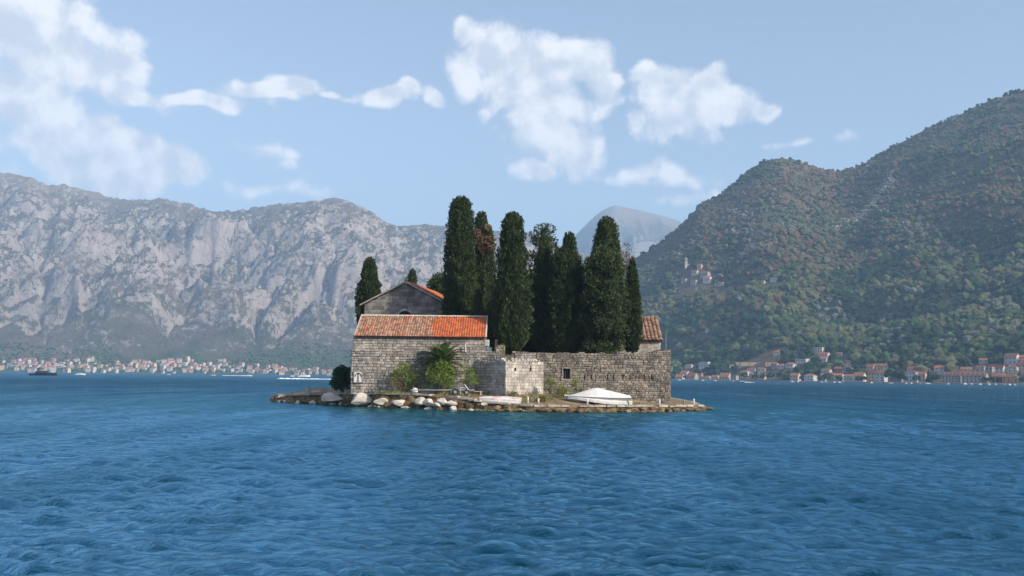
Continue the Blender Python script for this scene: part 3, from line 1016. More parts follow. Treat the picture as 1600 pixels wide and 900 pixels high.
fl = MB(); fl.quadset([(B0[0], B0[1], bz + .2), (B1[0], B1[1] + .35, bz + .1), (B2[0], B2[1], bz + .2), (B2[0], 98.4, bz + .3), (B0[0], 98.4, bz + .3)], [(0, 1, 2, 3, 4)])
fl.build('earth_fill', M['earth'], bast)
local(bast)


# ------------------------------------------------------------------ tiled roofs
def tile_mesh(name, mat, r0=.125, r1=.105, L=.46, tone=.5, seg=5):
    mb = MB()
    pts = []
    for (r_, y) in ((r0, 0.0), (r1, L)):
        for k in range(seg + 1):
            q = math.pi * k / seg
            pts.append((math.cos(q) * r_, y, math.sin(q) * r_ * .8))
    fs = [(k + 1, k, seg + 1 + k, seg + 2 + k) for k in range(seg)]
    base = len(pts)
    for k in range(seg + 1):
        q = math.pi * k / seg
        pts.append((math.cos(q) * (r0 - .028), 0.0, math.sin(q) * (r0 - .028) * .8))
    fs += [(k, k + 1, base + k + 1, base + k) for k in range(seg)]
    mb.quadset(pts, fs, tone)
    return mb


def tile_roof(parent, eave0, eave1, ridge_off, rise, matfn, pitch_col=.235, pitch_row=.37, seed=1, n_ind=300, bed=True, thick=.07):
    """eave0 -> eave1 runs to the right seen from below the slope; ridge_off horizontal run up the slope"""
    rd = random.Random(seed)
    e0, e1 = Vector(eave0), Vector(eave1)
    ex = (e1 - e0); W_ = ex.length; ex.normalize()
    back_ = Vector((-ex.y, ex.x, 0)).normalized()
    up = (back_ * ridge_off + Vector((0, 0, rise))); SL = up.length; up.normalize()
    nz_ = ex.cross(up)
    rot = Matrix((ex, up, nz_)).transposed()
    if bed:
        b_ = MB()
        q = [e0, e1, e1 + up * SL, e0 + up * SL]
        b_.quadset([tuple(p - nz_ * .015) for p in q] + [tuple(p - nz_ * (.015 + thick)) for p in q], [(0, 1, 2, 3), (7, 6, 5, 4), (0, 4, 5, 1), (1, 5, 6, 2), (2, 6, 7, 3), (3, 7, 4, 0)])
        b_.build('roof_bed', M['roof_bed'], parent)
    nc, nr = int(W_ / pitch_col), int(SL / pitch_row)
    pc, pr = W_ / nc, SL / nr
    variants = {}
    allp = []
    for r_ in range(nr):
        for c_ in range(nc):
            allp.append((r_, c_))
    rest = {}
    cnt = 0
    for (r_, c_) in allp:
        k, ti = matfn((c_ + .5) / nc, (r_ + .5) / nr, rd)
        pos = e0 + ex * ((c_ + .5 + rd.uniform(-.06, .06)) * pc) + up * (r_ * pr - .04 + rd.uniform(-.02, .02)) + nz_ * (.0 + rd.uniform(0, .012))
        tilt = Matrix.Rotation(R(4.5 + rd.uniform(-1, 1.5)), 3, 'X') if False else Matrix.Rotation(-R(3.0), 3, 'X')
        rz = Matrix.Rotation(R(rd.uniform(-2, 2)), 3, 'Z')
        m3 = rot @ rz @ tilt
        key = (k, round(ti * 5) / 5)
        if cnt < n_ind:
            if key not in variants:
                variants[key] = tile_mesh('roof_tile', None, r0=pc * .53, r1=pc * .45, L=pr * 1.22, tone=key[1]).mesh('roof_tile', M[k], True)
            o = link('roof_tile', variants[key], parent)
            o.matrix_local = Matrix.Translation(pos) @ m3.to_4x4()
        else:
            mbk = rest.setdefault(k, MB())
            tm = tile_mesh('t', None, r0=pc * .53, r1=pc * .45, L=pr * 1.22, tone=ti)
            mbk.quadset([tuple(pos + m3 @ Vector(p)) for p in tm.v], tm.f, ti)
        cnt += 1
    for k, mbk in rest.items():
        o = mbk.build('tiling', M[k], parent, True); o['kind'] = 'stuff'
    return e0 + up * SL, e1 + up * SL, nz_


def ridge_tiles(parent, a, b_, mat, r_=.15, name='ridge_tile', step=.42):
    a, b_ = Vector(a), Vector(b_); L_ = (b_ - a).length; d = (b_ - a) / L_
    rz = math.atan2(d.y, d.x)
    me = None
    n_ = max(2, int(L_ / step))
    for i_ in range(n_):
        if me is None:
            mb = MB(); pts = []
            for x in (0, L_ / n_ * 1.12):
                for k in range(7):
                    q = math.pi * k / 6
                    pts.append((x, math.cos(q) * r_, math.sin(q) * r_ * .75))
            mb.quadset(pts, [(k, k + 1, k + 8, k + 7) for k in range(6)], .5)
            me = mb.mesh(name, mat, True)
        o = link(name, me, parent)
        o.location = a + d * (L_ * i_ / n_); o.rotation_euler = (0, -math.asin(d.z), rz + rnd.uniform(-.02, .02))


# ------------------------------------------------------------------ house on the rampart
YH = YA + .35
hx0, hx1 = WX(552, YH, 535), WX(757.5, YH, 535)
ez = P(655, 526, YH - .3).z
house = thing('stone_house', 'low stone house on the rampart, tiled roof half weathered and half bright orange', 'house', ((hx0 + hx1) / 2, YH, TOPZ - .2))
masonry(house, (hx0, YH), (hx1, YH), TOPZ - .3, ez + .05, (.20, .28), (.26, .52), M['stone'], M['mortar_pale'], 21, n_ind=120, thick=.45, depth=(.03, .07), gap=.036)
RUN, RISE = 4.4, P(655, 494, YH - .3 + 4.4).z - ez
DEP = 2 * (RUN - .3)
gm = MB()   # gable end walls, both sides, and the rear wall
for xg, s_ in ((hx0 + .2, -1), (hx1 - .2, 1)):
    y0_, y1_, ym = YH + .46, YH + DEP, YH + RUN - .3
    zt = ez + (RISE / RUN) * .25
    q = [(xg - .2, y0_, TOPZ - .3), (xg - .2, y1_, TOPZ - .3), (xg - .2, y1_, zt), (xg - .2, ym, ez + RISE - .12), (xg - .2, y0_, zt)]
    q2 = [(x + .4, y, z) for x, y, z in q]
    gm.quadset(q + q2, [(4, 3, 2, 1, 0), (5, 6, 7, 8, 9)] + [(k, (k + 1) % 5, (k + 1) % 5 + 5, k + 5) for k in range(5)])
gm.box(((hx0 + hx1) / 2, YH + DEP + .2, (TOPZ + ez) / 2), (hx1 - hx0 - .1, .4, ez - TOPZ + .5))
gm.build('gable_wall', M['stone'], house)


def mf(u_, v_, rd):
    if u_ > .575 + .02 * math.sin(v_ * 9):
        return 'tile_new', rd.random()
    return ('tile_new' if rd.random() < .07 else 'tile_old'), rd.random()


rx0, rx1 = WX(553.5, YH - .3, 526), WX(759.5, YH - .3, 527)
ra, rb, _ = tile_roof(house, (rx0, YH - .3, ez), (rx1, YH - .3, ez), RUN, RISE, mf, seed=31, n_ind=300)
tile_roof(house, (rx1, YH - .3 + 2 * RUN, ez), (rx0, YH - .3 + 2 * RUN, ez), RUN, RISE, mf, seed=32, n_ind=0)
ridge_tiles(house, ra, rb, M['lime'], .16)
for x in (rx0 + .02, rx1 - .02):
    MB().tube([(x, YH - .28, ez + .03), (x, YH - .3 + RUN, ez + RISE + .05)], .07, 6).build('verge', M['lime'], house)
# sloped skew stone at the corner
sk = MB(); c0 = P(556, 544, YA + .1)
sk.quadset([(A0[0] + .05, YA + .02, TOPZ + .02), (A0[0] + 1.2, YA + .02, TOPZ + .02), (A0[0] + 1.15, YA + .36, TOPZ + .02), (A0[0] + .05, YA + .36, TOPZ + .02), (A0[0] + .55, YA + .06, TOPZ + .62), (A0[0] + 1.0, YA + .06, TOPZ + .55), (A0[0] + 1.0, YA + .34, TOPZ + .55), (A0[0] + .55, YA + .34, TOPZ + .62)],
           [(4, 5, 6, 7), (0, 1, 5, 4), (1, 2, 6, 5), (2, 3, 7, 6), (3, 0, 4, 7)])
sk.build('corner_skew', M['quay'], house)
local(house)
ac = thing('air_conditioner', 'white air conditioner box on the gable end of the tiled house', 'air conditioner', (hx1 + .24, YH + .75, P(763, 540, YH).z))
mb = MB().box((0, 0, .28), (.34, .82, .56)); mb.build('case', M['white_plastic'], ac)
mb = MB()
for k in range(6):
    mb.box((.02, -.425, .08 + k * .08), (.26, .02, .03))
mb.build('grille', M['metal'], ac)
mb = MB().box((-.02, 0, -.06), (.36, .6, .05)); mb.build('bracket', M['metal'], ac)
pl_ = P(728, 548, YA)
mb = MB().tube([(0, 0, -.1), (-.06, 0, .75)], .05, 6)
tag(mb.build('white_stake', M['white_paint'], None, False, (pl_.x, YA - .02, TOPZ)), 'short leaning white stake on the ledge above the palm', 'stake')

# anchor plaque
an0, an1 = P(553, 598, YA - .1), P(566.5, 580, YA - .1)
aw, ah = an1.x - an0.x, an1.z - an0.z
plq = thing('anchor_plaque', 'white stone plaque carved with a dark anchor at the rampart corner', 'plaque', ((an0.x + an1.x) / 2, YA - .10, an0.z))
MB().box((0, 0, ah / 2), (aw, .08, ah)).build('slab', M['white_paint'], plq)
bd = MB()
for (x, z, dx, dz) in ((0, .03, aw + .1, .06), (0, ah - .03, aw + .1, .06), (-aw / 2, ah / 2, .06, ah), (aw / 2, ah / 2, .06, ah)):
    bd.box((x, -.02, z), (dx, .11, dz))
bd.build('border', M['quay'], plq)
ak = MB()
ak.box((0, -.055, ah * .48), (.075, .05, ah * .66))
arc = [(math.sin(q) * aw * .36, -.055, ah * .56 + math.cos(q) * ah * .26) for q in np.linspace(-1.75, 1.75, 13)]
ak.tube(arc, [.02, .05] + [.042] * 9 + [.05, .02], 6)
ak.tube([(math.cos(q) * .10, -.055, ah * .12 + math.sin(q) * .08) for q in np.linspace(0, 6.28, 11)], .024, 5)
ak.build('anchor', M['dark'], plq)

# ------------------------------------------------------------------ church
CR = R(-9)
apx = P(634, 441, 111.5)
ch = thing('stone_church', 'dark stone church gable with orange tiled roof behind the low house', 'church', (apx.x, 111.5, tz), CR)
hw = 4.62
zl, za_ = P(634, 474, 111.5).z - tz, apx.z - tz
gz = lambda s: min(za_, zl + (za_ - zl) * (1 - abs(s - hw) / hw)) - .1
sub_loc = ch.location.copy()
# wall in local space: build around the origin, the empty carries the rotation
masonry(ch, (-hw, 0), (hw, 0), 0.0, gz, (.30, .42), (.45, .85), M['stone_church'], M['mortar'], 41, n_ind=220, thick=.6, depth=(.015, .04), gap=.018, rough=.008,
        holes=[(hw - .8, hw + .8, 1.0, zl - 1.55)], name='block')
LN = 24.0
sw = MB()
sw.box((-hw + .3, LN / 2 + .3, zl / 2), (.6, LN - .6, zl)); sw.box((hw - .3, LN / 2 + .3, zl / 2), (.6, LN - .6, zl)); sw.box((0, LN - .3, zl / 2), (2 * hw - 1.2, .6, zl))
sw.build('side_wall', M['stone_church'], ch)
ar = MB()   # arched stone surround of the lunette over the door
for k in range(13):
    q0, q1 = math.pi * k / 13, math.pi * (k + .93) / 13
    zc = zl - 1.62
    pts = [(math.cos(q) * r_, y, zc + math.sin(q) * r_) for y in (-.10, .12) for (q, r_) in ((q0, .8), (q1, .8), (q1, 1.06), (q0, 1.06))]
    ar.quadset(pts, [(0, 1, 2, 3), (4, 7, 6, 5), (0, 4, 5, 1), (1, 5, 6, 2), (2, 6, 7, 3), (3, 7, 4, 0)], rnd.random())
ar.build('arch_surround', M['stone_smooth'], ch)
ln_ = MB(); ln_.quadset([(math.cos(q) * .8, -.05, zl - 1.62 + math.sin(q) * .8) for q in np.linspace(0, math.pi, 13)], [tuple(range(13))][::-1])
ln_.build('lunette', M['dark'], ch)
mfc = lambda u_, v_, rd: ('tile_new' if rd.random() < .7 else 'tile_old', rd.random())
ov = .35
sl = (za_ - zl) / hw
tile_roof(ch, (hw + ov, -.25, zl - ov * sl + .05), (hw + ov, LN, zl - ov * sl + .05), hw + ov, (hw + ov) * sl, mfc, seed=51, n_ind=150, pitch_col=.27, pitch_row=.42)
tile_roof(ch, (-hw - ov, LN, zl - ov * sl + .05), (-hw - ov, -.25, zl - ov * sl + .05), hw + ov, (hw + ov) * sl, mfc, seed=52, n_ind=0, pitch_col=.30, pitch_row=.45)
ridge_tiles(ch, (0, -.3, za_ + .06), (0, LN, za_ + .06), M['tile_new'], .17)
cp = MB()
for s_ in (-1, 1):
    cp.quadset([(s_ * x, y, z + dz) for dz in (0, .16) for (x, y, z) in ((0, -.32, za_ - .06), (hw + ov + .1, -.32, zl - (ov + .1) * sl - .06), (hw + ov + .1, .1, zl - (ov + .1) * sl - .06), (0, .1, za_ - .06))],
               [(0, 1, 2, 3), (7, 6, 5, 4), (0, 4, 5, 1), (1, 5, 6, 2), (2, 6, 7, 3), (3, 7, 4, 0)])
cp.build('gable_coping', M['stone_smooth'], ch)
fi = MB().tube([(0, -.1, za_ + .1), (0, -.1, za_ + .55)], [.13, .05], 6)
fi.build('finial', M['quay'], ch)

# ------------------------------------------------------------------ building behind the cypresses, right
ye = 106.5
bx0, bx1 = WX(872, ye, 530), WX(1036, ye, 530)
be = P(1017, 532, ye).z
brise = P(1017, 496, ye + 4.2).z - be
bh = thing('stone_outbuilding', 'stone outbuilding with brown tiled roof behind the cypresses', 'outbuilding', (bx1, ye, tz))
masonry(bh, (bx0 + .3, ye + .35), (bx1 - .2, ye + .35), tz, be + .1, (.24, .32), (.35, .7), M['stone_smooth'], M['mortar_pale'], 61, n_ind=60, thick=.4, depth=(.01, .02), gap=.014)
gm = MB()
for xg in (bx0 + .5, bx1 - .4):
    y0_, y1_, ym = ye + .76, ye + 8.0, ye + 4.2
    zt = be + brise / 4.2 * .7
    q = [(xg - .2, y0_, tz), (xg - .2, y1_, tz), (xg - .2, y1_, zt), (xg - .2, ym, be + brise - .12), (xg - .2, y0_, zt)]
    q2 = [(x + .4, y, z) for x, y, z in q]
    gm.quadset(q + q2, [(4, 3, 2, 1, 0), (5, 6, 7, 8, 9)] + [(k, (k + 1) % 5, (k + 1) % 5 + 5, k + 5) for k in range(5)])
gm.box(((bx0 + bx1) / 2, ye + 8.1, (tz + be) / 2), (bx1 - bx0 - .6, .4, be - tz + .6))
gm.build('gable_wall', M['stone_smooth'], bh)
mfb = lambda u_, v_, rd: ('tile_brown', rd.random())
ra, rb, _ = tile_roof(bh, (bx0, ye, be), (bx1, ye, be), 4.2, brise, mfb, seed=62, n_ind=300, pitch_col=.40, pitch_row=.25)
tile_roof(bh, (bx1, ye + 8.4, be), (bx0, ye + 8.4, be), 4.2, brise, mfb, seed=63, n_ind=0, pitch_col=.3, pitch_row=.4)
ridge_tiles(bh, ra, rb, M['tile_brown'], .15)
local(bh)
# little shed glimpsed by the tall cypress on the bastion
sh0 = P(771, 527, 102.0); sh1 = P(793, 527, 102.0)
shd = thing('garden_shed', 'tiny whitewashed shed with orange tiles beside the cypress trunk', 'shed', ((sh0.x + sh1.x) / 2, 102.0, tz))
w_ = sh1.x - sh0.x
MB().box((0, .9, (sh0.z - tz) / 2), (w_ * .8, 1.6, sh0.z - tz)).build('wall', M['lime'], shd)
tile_roof(shd, (-w_ / 2, -.1, sh0.z - tz), (w_ / 2, -.1, sh0.z - tz), 1.6, .62, lambda u_, v_, rd: ('tile_new' if rd.random() < .6 else 'tile_old', rd.random()), seed=71, n_ind=40, pitch_col=.22, pitch_row=.35)
pp = P(1041, 548, C1[1] - .4)
mb = MB().tube([(0, 0, -.1), (0, 0, 1.75)], .03, 6)
tag(mb.build('metal_post', M['metal'], None, False, (pp.x, C1[1] - .25, capz(13.0) - .05)), 'thin metal post standing on the rampart corner', 'post')
# low ruined wall stub on the terrace
rs_ = thing('ruined_wall', 'short broken stub of stone wall beside the white air conditioner', 'wall', (WX(779, 99.2, 545), 99.2, tz))
masonry(rs_, (WX(775, 99, 545), 99.0), (WX(789, 99, 545), 99.0), tz, lambda s: TOPZ + .75 - .6 * abs(s - .5), (.18, .26), (.22, .4), M['quay'], M['mortar_pale'], 72, n_ind=20, thick=.35)
local(rs_)

# ================================================================== vegetation
def leaves_mesh(name, pos, dirs, lens, wid, mats, tones, rng, extra=None):
    """kite leaves: pos (N,3), dirs (N,3)"""
    n = len(pos)
    d = dirs / np.linalg.norm(dirs, axis=1)[:, None]
    rv = rng.normal(size=(n, 3))
    s = np.cross(d, rv); s /= np.linalg.norm(s, axis=1)[:, None] + 1e-9
    L, Wd = lens[:, None], wid[:, None]
    v = np.stack([pos, pos + d * L * .45 + s * Wd * .5, pos + d * L, pos + d * L * .45 - s * Wd * .5], 1).reshape(-1, 3)
    f = np.arange(n * 4).reshape(-1, 4)
    return v, f, np.repeat(tones, 4)


def join_geo(parts):
    vs, fs, ts, b_ = [], [], [], 0
    for v, f, t_ in parts:
        vs.append(v); fs.append(f + b_); ts.append(t_); b_ += len(v)
    return np.concatenate(vs), np.concatenate(fs), np.concatenate(ts)


PROF = {'cone': [(0, .72), (.2, .95), (.35, 1), (.55, .86), (.75, .62), (.9, .42), (.97, .28), (1, .05)],
        'obelisk': [(0, .8), (.15, 1), (.4, .96), (.6, .87), (.8, .74), (.92, .60), (.97, .38), (1, .08)],
        'column': [(0, .5), (.06, .82), (.15, .96), (.4, 1), (.65, .95), (.82, .84), (.92, .68), (.97, .47), (1, .08)],
        'taper': [(0, .5), (.08, .85), (.2, 1), (.45, .92), (.7, .66), (.88, .38), (.96, .2), (1, .03)],
        'club': [(0, .28), (.05, .6), (.12, .9), (.25, 1), (.5, .9), (.7, .76), (.85, .62), (.94, .50), (.98, .34), (1, .08)],
        'wide': [(0, .5), (.08, .85), (.25, 1), (.5, 1), (.75, .92), (.9, .72), (1, .2)]}


def cypress_geo(H, Rm, prof, rng, n=9000, leaf=.30, lump=.30, fz=1.0):
    pr = np.array(PROF[prof])
    h = rng.random(n * 3)
    r_ = np.interp(h, pr[:, 0], pr[:, 1])
    keep = rng.random(n * 3) < r_
    h, r_ = h[keep][:n], r_[keep][:n]
    th = rng.uniform(0, 6.283, len(h))
    lo = rng.uniform(0, 99)
    nz_ = fbm(np.cos(th) * 2.1 * fz + lo, np.sin(th) * 2.1 * fz, h * H * .75 * fz, 3, 7, .6)
    nb = fbm(np.cos(th) * .8 + lo, np.sin(th) * .8, h * H * .22, 2, 9)
    sh = 1 - .20 * rng.random(len(h)) ** 2.0
    rad = Rm * r_ * (1 + lump * 2.1 * (nz_ - .5) + .35 * (nb - .5)) * sh
    rad = np.maximum(rad, .02)
    pos = np.stack([np.cos(th) * rad, np.sin(th) * rad, h * H], 1)
    od = np.stack([np.cos(th), np.sin(th), 0 * th], 1)
    d = od * rng.uniform(.15, .8, (len(h), 1)) + np.array([0, 0, 1.0]) * rng.uniform(.6, 1.1, (len(h), 1)) + rng.normal(0, .26, (len(h), 3))
    ln = leaf * rng.uniform(.55, 1.25, len(h)); wd = ln * rng.uniform(.30, .55, len(h))
    tone = np.clip(.5 + .9 * (fbm(pos[:, 0] * 1.1 + lo, pos[:, 1] * 1.1, pos[:, 2] * .9, 2, 5) - .5) + rng.normal(0, .13, len(h)), 0, 1)
    a = leaves_mesh('x', pos, d, ln, wd, None, tone, rng)
    # opaque inner body added to block light, toned slightly darker than the leaves
    nh, nt = 34, 14
    hh = np.linspace(.012, .985, nh); tt_ = np.linspace(0, 2 * np.pi, nt, endpoint=False)
    HH, TT = np.meshgrid(hh, tt_, indexing='ij')
    nzb = fbm(np.cos(TT) * 2.1 * fz + lo, np.sin(TT) * 2.1 * fz, HH * H * .75 * fz, 3, 7, .6)
    nbb = fbm(np.cos(TT) * .8 + lo, np.sin(TT) * .8, HH * H * .22, 2, 9)
    rr2 = Rm * np.interp(HH, pr[:, 0], pr[:, 1]) * (1 + lump * 2.1 * (nzb - .5) + .35 * (nbb - .5)) * .78
    v = np.stack([np.cos(TT) * rr2, np.sin(TT) * rr2, HH * H], -1).reshape(-1, 3)
    i_ = np.arange(nh - 1)[:, None] * nt + np.arange(nt)[None]; j_ = np.arange(nh - 1)[:, None] * nt + (np.arange(nt)[None] + 1) % nt
    f = np.stack([i_, j_, j_ + nt, i_ + nt], -1).reshape(-1, 4)
    return join_geo([a, (v, f, np.full(len(v), .4))])


def clump_geo(centres, rads, rng, per, leaf, upb=.4, wr=.55, hang=0.0, shell=.45):
    """leaf clumps around given centres"""
    ps, ds, ls, ts = [], [], [], []
    for c, r_ in zip(centres, rads):
        k = max(8, int(per * r_ * r_))
        d = rng.normal(size=(k, 3)); d /= np.linalg.norm(d, axis=1)[:, None]
        rr_ = r_ * (1 - shell * rng.random(k) ** 1.5)
        p = np.asarray(c) + d * rr_[:, None] * np.array([1, 1, .85])
        ps.append(p); ds.append(d * .7 + np.array([0, 0, upb - hang]) + rng.normal(0, .45, (k, 3)))
        ls.append(leaf * rng.uniform(.6, 1.3, k)); ts.append(np.clip(rng.normal(.5, .14, k) + rng.normal(0, .14), 0, 1))
    p, d, l, t_ = np.concatenate(ps), np.concatenate(ds), np.concatenate(ls), np.concatenate(ts)
    return leaves_mesh('x', p, d, l, l * wr, None, t_, rng)


def crown(parent, geo, mat, name='crown'):
    v, f, t_ = geo
    return link(name, mesh_np(name, v, f, mat, tone=t_), parent)


def cypress(px, ptop, pbase, wpx, Y, prof, label, seed, mat='cypress', zground=None, n=None, name='cypress_tree', lean=0.0, trunk=True, leaf=.34, lump=.42):
    rng = np.random.default_rng(seed)
    base = P(px, pbase, Y); top = P(px, ptop, Y)
    zg = tz if zground is None else zground
    H = top.z - base.z; Rm = wpx / FOC * Y / 2 / 1.04
    t_ = thing(name, label, 'tree', (base.x, Y, zg), rng.uniform(0, 6), 'cypresses on the island')
    if n is None:
        n = int(900 * H * Rm)
    geo = cypress_geo(H, Rm, prof, rng, int(n * 1.4), leaf * .82, lump * 1.35, 2.1)
    geo[0][:, 2] += base.z - zg
    crown(t_, geo, M[mat])
    mb = MB(); hb_ = base.z - zg
    rt = max(.13, Rm * .13)
    mb.tube([(0, 0, -.35), (.02, .0, hb_ * .5 + .2), (.0, .03, hb_ + H * .35), (0, 0, hb_ + H * .8)], [rt * 1.35, rt, rt * .7, .03], 8)
    mb.build('trunk', M['bark'], t_, True)
    return t_


cypress(575.5, 403, 512, 37, 124, 'cone', 'small cypress standing alone past the church eave', 101)
cypress(642.5, 421, 520, 17, 131, 'column', 'cypress tip peeking above the church roof apex', 102, leaf=.26)
c4 = cypress(718, 307, 512, 50, 108.5, 'obelisk', 'tallest dense cypress beside the church roof', 104, n=15000)
c5 = cypress(756, 352, 532, 33, 110.5, 'column', 'cypress with a patch of dead brown foliage near its top', 105, 'cypress_old', n=9500, lump=.36)
cypress(751.5, 332, 400, 19, 110.8, 'column', 'slender cypress tip rising behind the browned cypress', 106, 'cypress_old', n=2500)
cypress(747, 452, 520, 19, 105.5, 'taper', 'small young cypress at the foot of the browned cypress', 107, 'cypress_old', n=2600)
c6 = cypress(799, 333, 553, 52, 101.4, 'club', 'dense cypress with bare trunk standing in the rampart gap behind the bastion', 108, n=17000)
cypress(848, 356, 552, 31, 107, 'taper', 'narrow pointed dark cypress in front of the open crowned tree', 109, 'cypress_dark', n=7500)
cypress(884, 386, 552, 55, 105, 'wide', 'full cypress in the middle of the grove below the slim tip', 110, 'cypress', n=13000, lump=.38)
cypress(947, 339, 545, 50, 111.5, 'obelisk', 'tall round topped cypress behind the bushy one', 111, 'cypress', n=12000)
c12 = cypress(988, 404, 551, 27, 104.5, 'taper', 'slim cypress at the end of the grove beside the brown tiled roof', 112, 'cypress', n=7500)
cypress(867, 400, 550, 40, 113, 'column', 'dark cypress filling the gap deep in the grove', 113, 'cypress_dark', n=6500)
cypress(826, 430, 550, 26, 114, 'column', 'dark cypress behind the bastion cypress', 114, 'cypress_dark', n=5000)
cypress(911, 412, 552, 38, 109, 'column', 'shaded cypress between the crooked one and the bushy one', 115, 'cypress_dark', n=6000)
cypress(776, 470, 545, 26, 115, 'column', 'low shaded cypress behind the garden shed', 116, 'cypress_dark', n=3500)

cypress(889, 364, 470, 22, 105.2, 'column', 'slim crooked cypress tip rising from the middle of the grove', 117, 'cypress', n=3500)
# dead foliage on the browned cypress, its own part
rng = np.random.default_rng(55)
cs, rsz = [], []
for k in range(20):
    q = P(rng.uniform(745, 770), rng.uniform(356, 395), 110.5)
    cs.append((q.x - c5.location.x, rng.uniform(-1.15, -.6), q.z - c5.location.z)); rsz.append(rng.uniform(.25, .45))
rot_ = Matrix.Rotation(-c5.rotation_euler.z, 3, 'Z')
cs = [tuple(rot_ @ Vector(c)) for c in cs]
o = crown(c5, clump_geo(cs, rsz, rng, 420, .24, .2), M['dead_leaf'], 'dead_foliage'); o['label'] = 'dead brown foliage'

def dead_tree(px, ptop, pbase, Y, label, seed):
    rng = np.random.default_rng(seed)
    b0, t0 = P(px, pbase, Y), P(px, ptop, Y)
    t_ = thing('dead_cypress', label, 'tree', (b0.x, Y, tz), 0, 'cypresses on the island')
    H = t0.z - tz
    mb = MB(); mb.tube([(0, 0, -.3), (.05, 0, H * .5), (.15, 0, H)], [.14, .09, .015], 6)
    br = MB(); ends = []
    for k in range(26):
        z = H * rng.uniform(.72, .98); a = rng.uniform(0, 6.28); l = rng.uniform(.3, .75)
        e_ = (math.cos(a) * l * .8, math.sin(a) * l * .8, z + l * .8)
        br.tube([(.08, 0, z), e_], [.018, .005], 4); ends.append(e_)
    mb.build('trunk', M['bark'], t_); br.build('twigs', M['bark'], t_)
    crown(t_, clump_geo(ends, [rng.uniform(.12, .28) for _ in ends], rng, 420, .17), M['dead_leaf'])
dead_tree(977, 386, 550, 108, 'dead reddish brown cypress top beside the bushy cypress', 61)
dead_tree(985, 400, 550, 109, 'bare grey cypress twigs with rusty tips behind the slim cypress', 62)


def clump_tree(px, ptop, pbase, wpx, Y, prof, label, seed, mat, nclump, per=330, leaf=.26, rad=(.35, .75), zground=None, flat=1.0, name='old_cypress', cat='tree', group='cypresses on the island', core=.45):
    rng = np.random.default_rng(seed)
    base = P(px, pbase, Y); top = P(px, ptop, Y)
    zg = tz if zground is None else zground
    H = top.z - base.z; Rm = wpx / FOC * Y / 2
    pr = np.array(PROF[prof])
    t_ = thing(name, label, cat, (base.x, Y, zg), 0, group)
    cs, rd_ = [], []
    while len(cs) < nclump:
        h = rng.random(); r_ = np.interp(h, pr[:, 0], pr[:, 1])
        if rng.random() > r_: continue
        a = rng.uniform(0, 6.283); q = Rm * r_ * math.sqrt(rng.uniform(core, 1))
        rad_ = rng.uniform(*rad)
        cs.append((math.cos(a) * max(0, q - rad_ * .45), math.sin(a) * max(0, q - rad_ * .45), base.z - zg + h * (H - rad_))); rd_.append(rad_)
    crown(t_, clump_geo(cs, rd_, rng, per, leaf, .35), M[mat])
    mb = MB(); hb_ = base.z - zg
    mb.tube([(0, 0, -.35), (.05, .05, hb_ + H * .3), (-.05, 0, hb_ + H * .85)], [.26, .2, .05], 8)
    for k in range(0, len(cs), 2):
        c = cs[k]
        mb.tube([(0, 0, max(.3, c[2] - .9)), (c[0] * .5, c[1] * .5, c[2] - .4), c], [.07, .045, .015], 5, cap=False)
    mb.build('trunk', M['bark'], t_, True)
    return t_


clump_tree(849, 340, 545, 60, 111, 'wide', 'open crowned old cypress with layered gappy branches', 121, 'cypress_old', 130, per=430, leaf=.24, rad=(.35, .7), core=.1)
clump_tree(684, 414, 520, 32, 127, 'wide', 'bushy tree between the church roof and the tallest cypress', 122, 'cypress_dark', 60, per=360, leaf=.30, rad=(.4, .8), core=.05)
clump_tree(942, 378, 552, 78, 103.5, 'wide', 'broad bushy cypress, the widest of the grove', 123, 'cypress_old', 210, per=430, leaf=.24, rad=(.4, .75), core=.30)
cypress(943, 388, 552, 60, 103.8, 'wide', 'dark inner cypress inside the broad bushy crown', 124, 'cypress_dark', n=7000)


def bush(px, ptop, pbase, wpx, Y, label, seed, mat, nclump=40, per=420, leaf=.17, rad=(.22, .4), zg=None, stems=7, group='bushes in front of the rampart', name='bush', wr=.5, lowstart=.12):
    rng = np.random.default_rng(seed)
    base = P(px, pbase, Y); top = P(px, ptop, Y)
    zg = bank_z(base.x, Y) if zg is None else zg
    H = top.z - zg; Rm = wpx / FOC * Y / 2
    t_ = thing(name, label, 'bush', (base.x, Y, zg), 0, group)
    cs, rd_ = [], []
    for k in range(nclump):
        a = rng.uniform(0, 6.283); el = rng.uniform(-.55, 1.5); q = rng.uniform(.55, 1) ** .6
        r_ = rng.uniform(*rad)
        cs.append((math.cos(a) * math.cos(el) * (Rm - r_ * .7) * q, math.sin(a) * math.cos(el) * (Rm - r_ * .7) * q * .8, max(H * lowstart, H * .46 + math.sin(el) * (H * .54 - r_ * .7) * q))); rd_.append(r_)
    crown(t_, clump_geo(cs, rd_, rng, per, leaf, .3, wr), M[mat], 'foliage')
    mb = MB()
    for k in range(stems):
        c = cs[k]
        mb.tube([(rng.uniform(-.12, .12), rng.uniform(-.1, .1), -.2), (c[0] * .4, c[1] * .4, c[2] * .5), c], [.04, .03, .01], 5, cap=False)
    mb.build('stem', M['bark'], t_)
    return t_


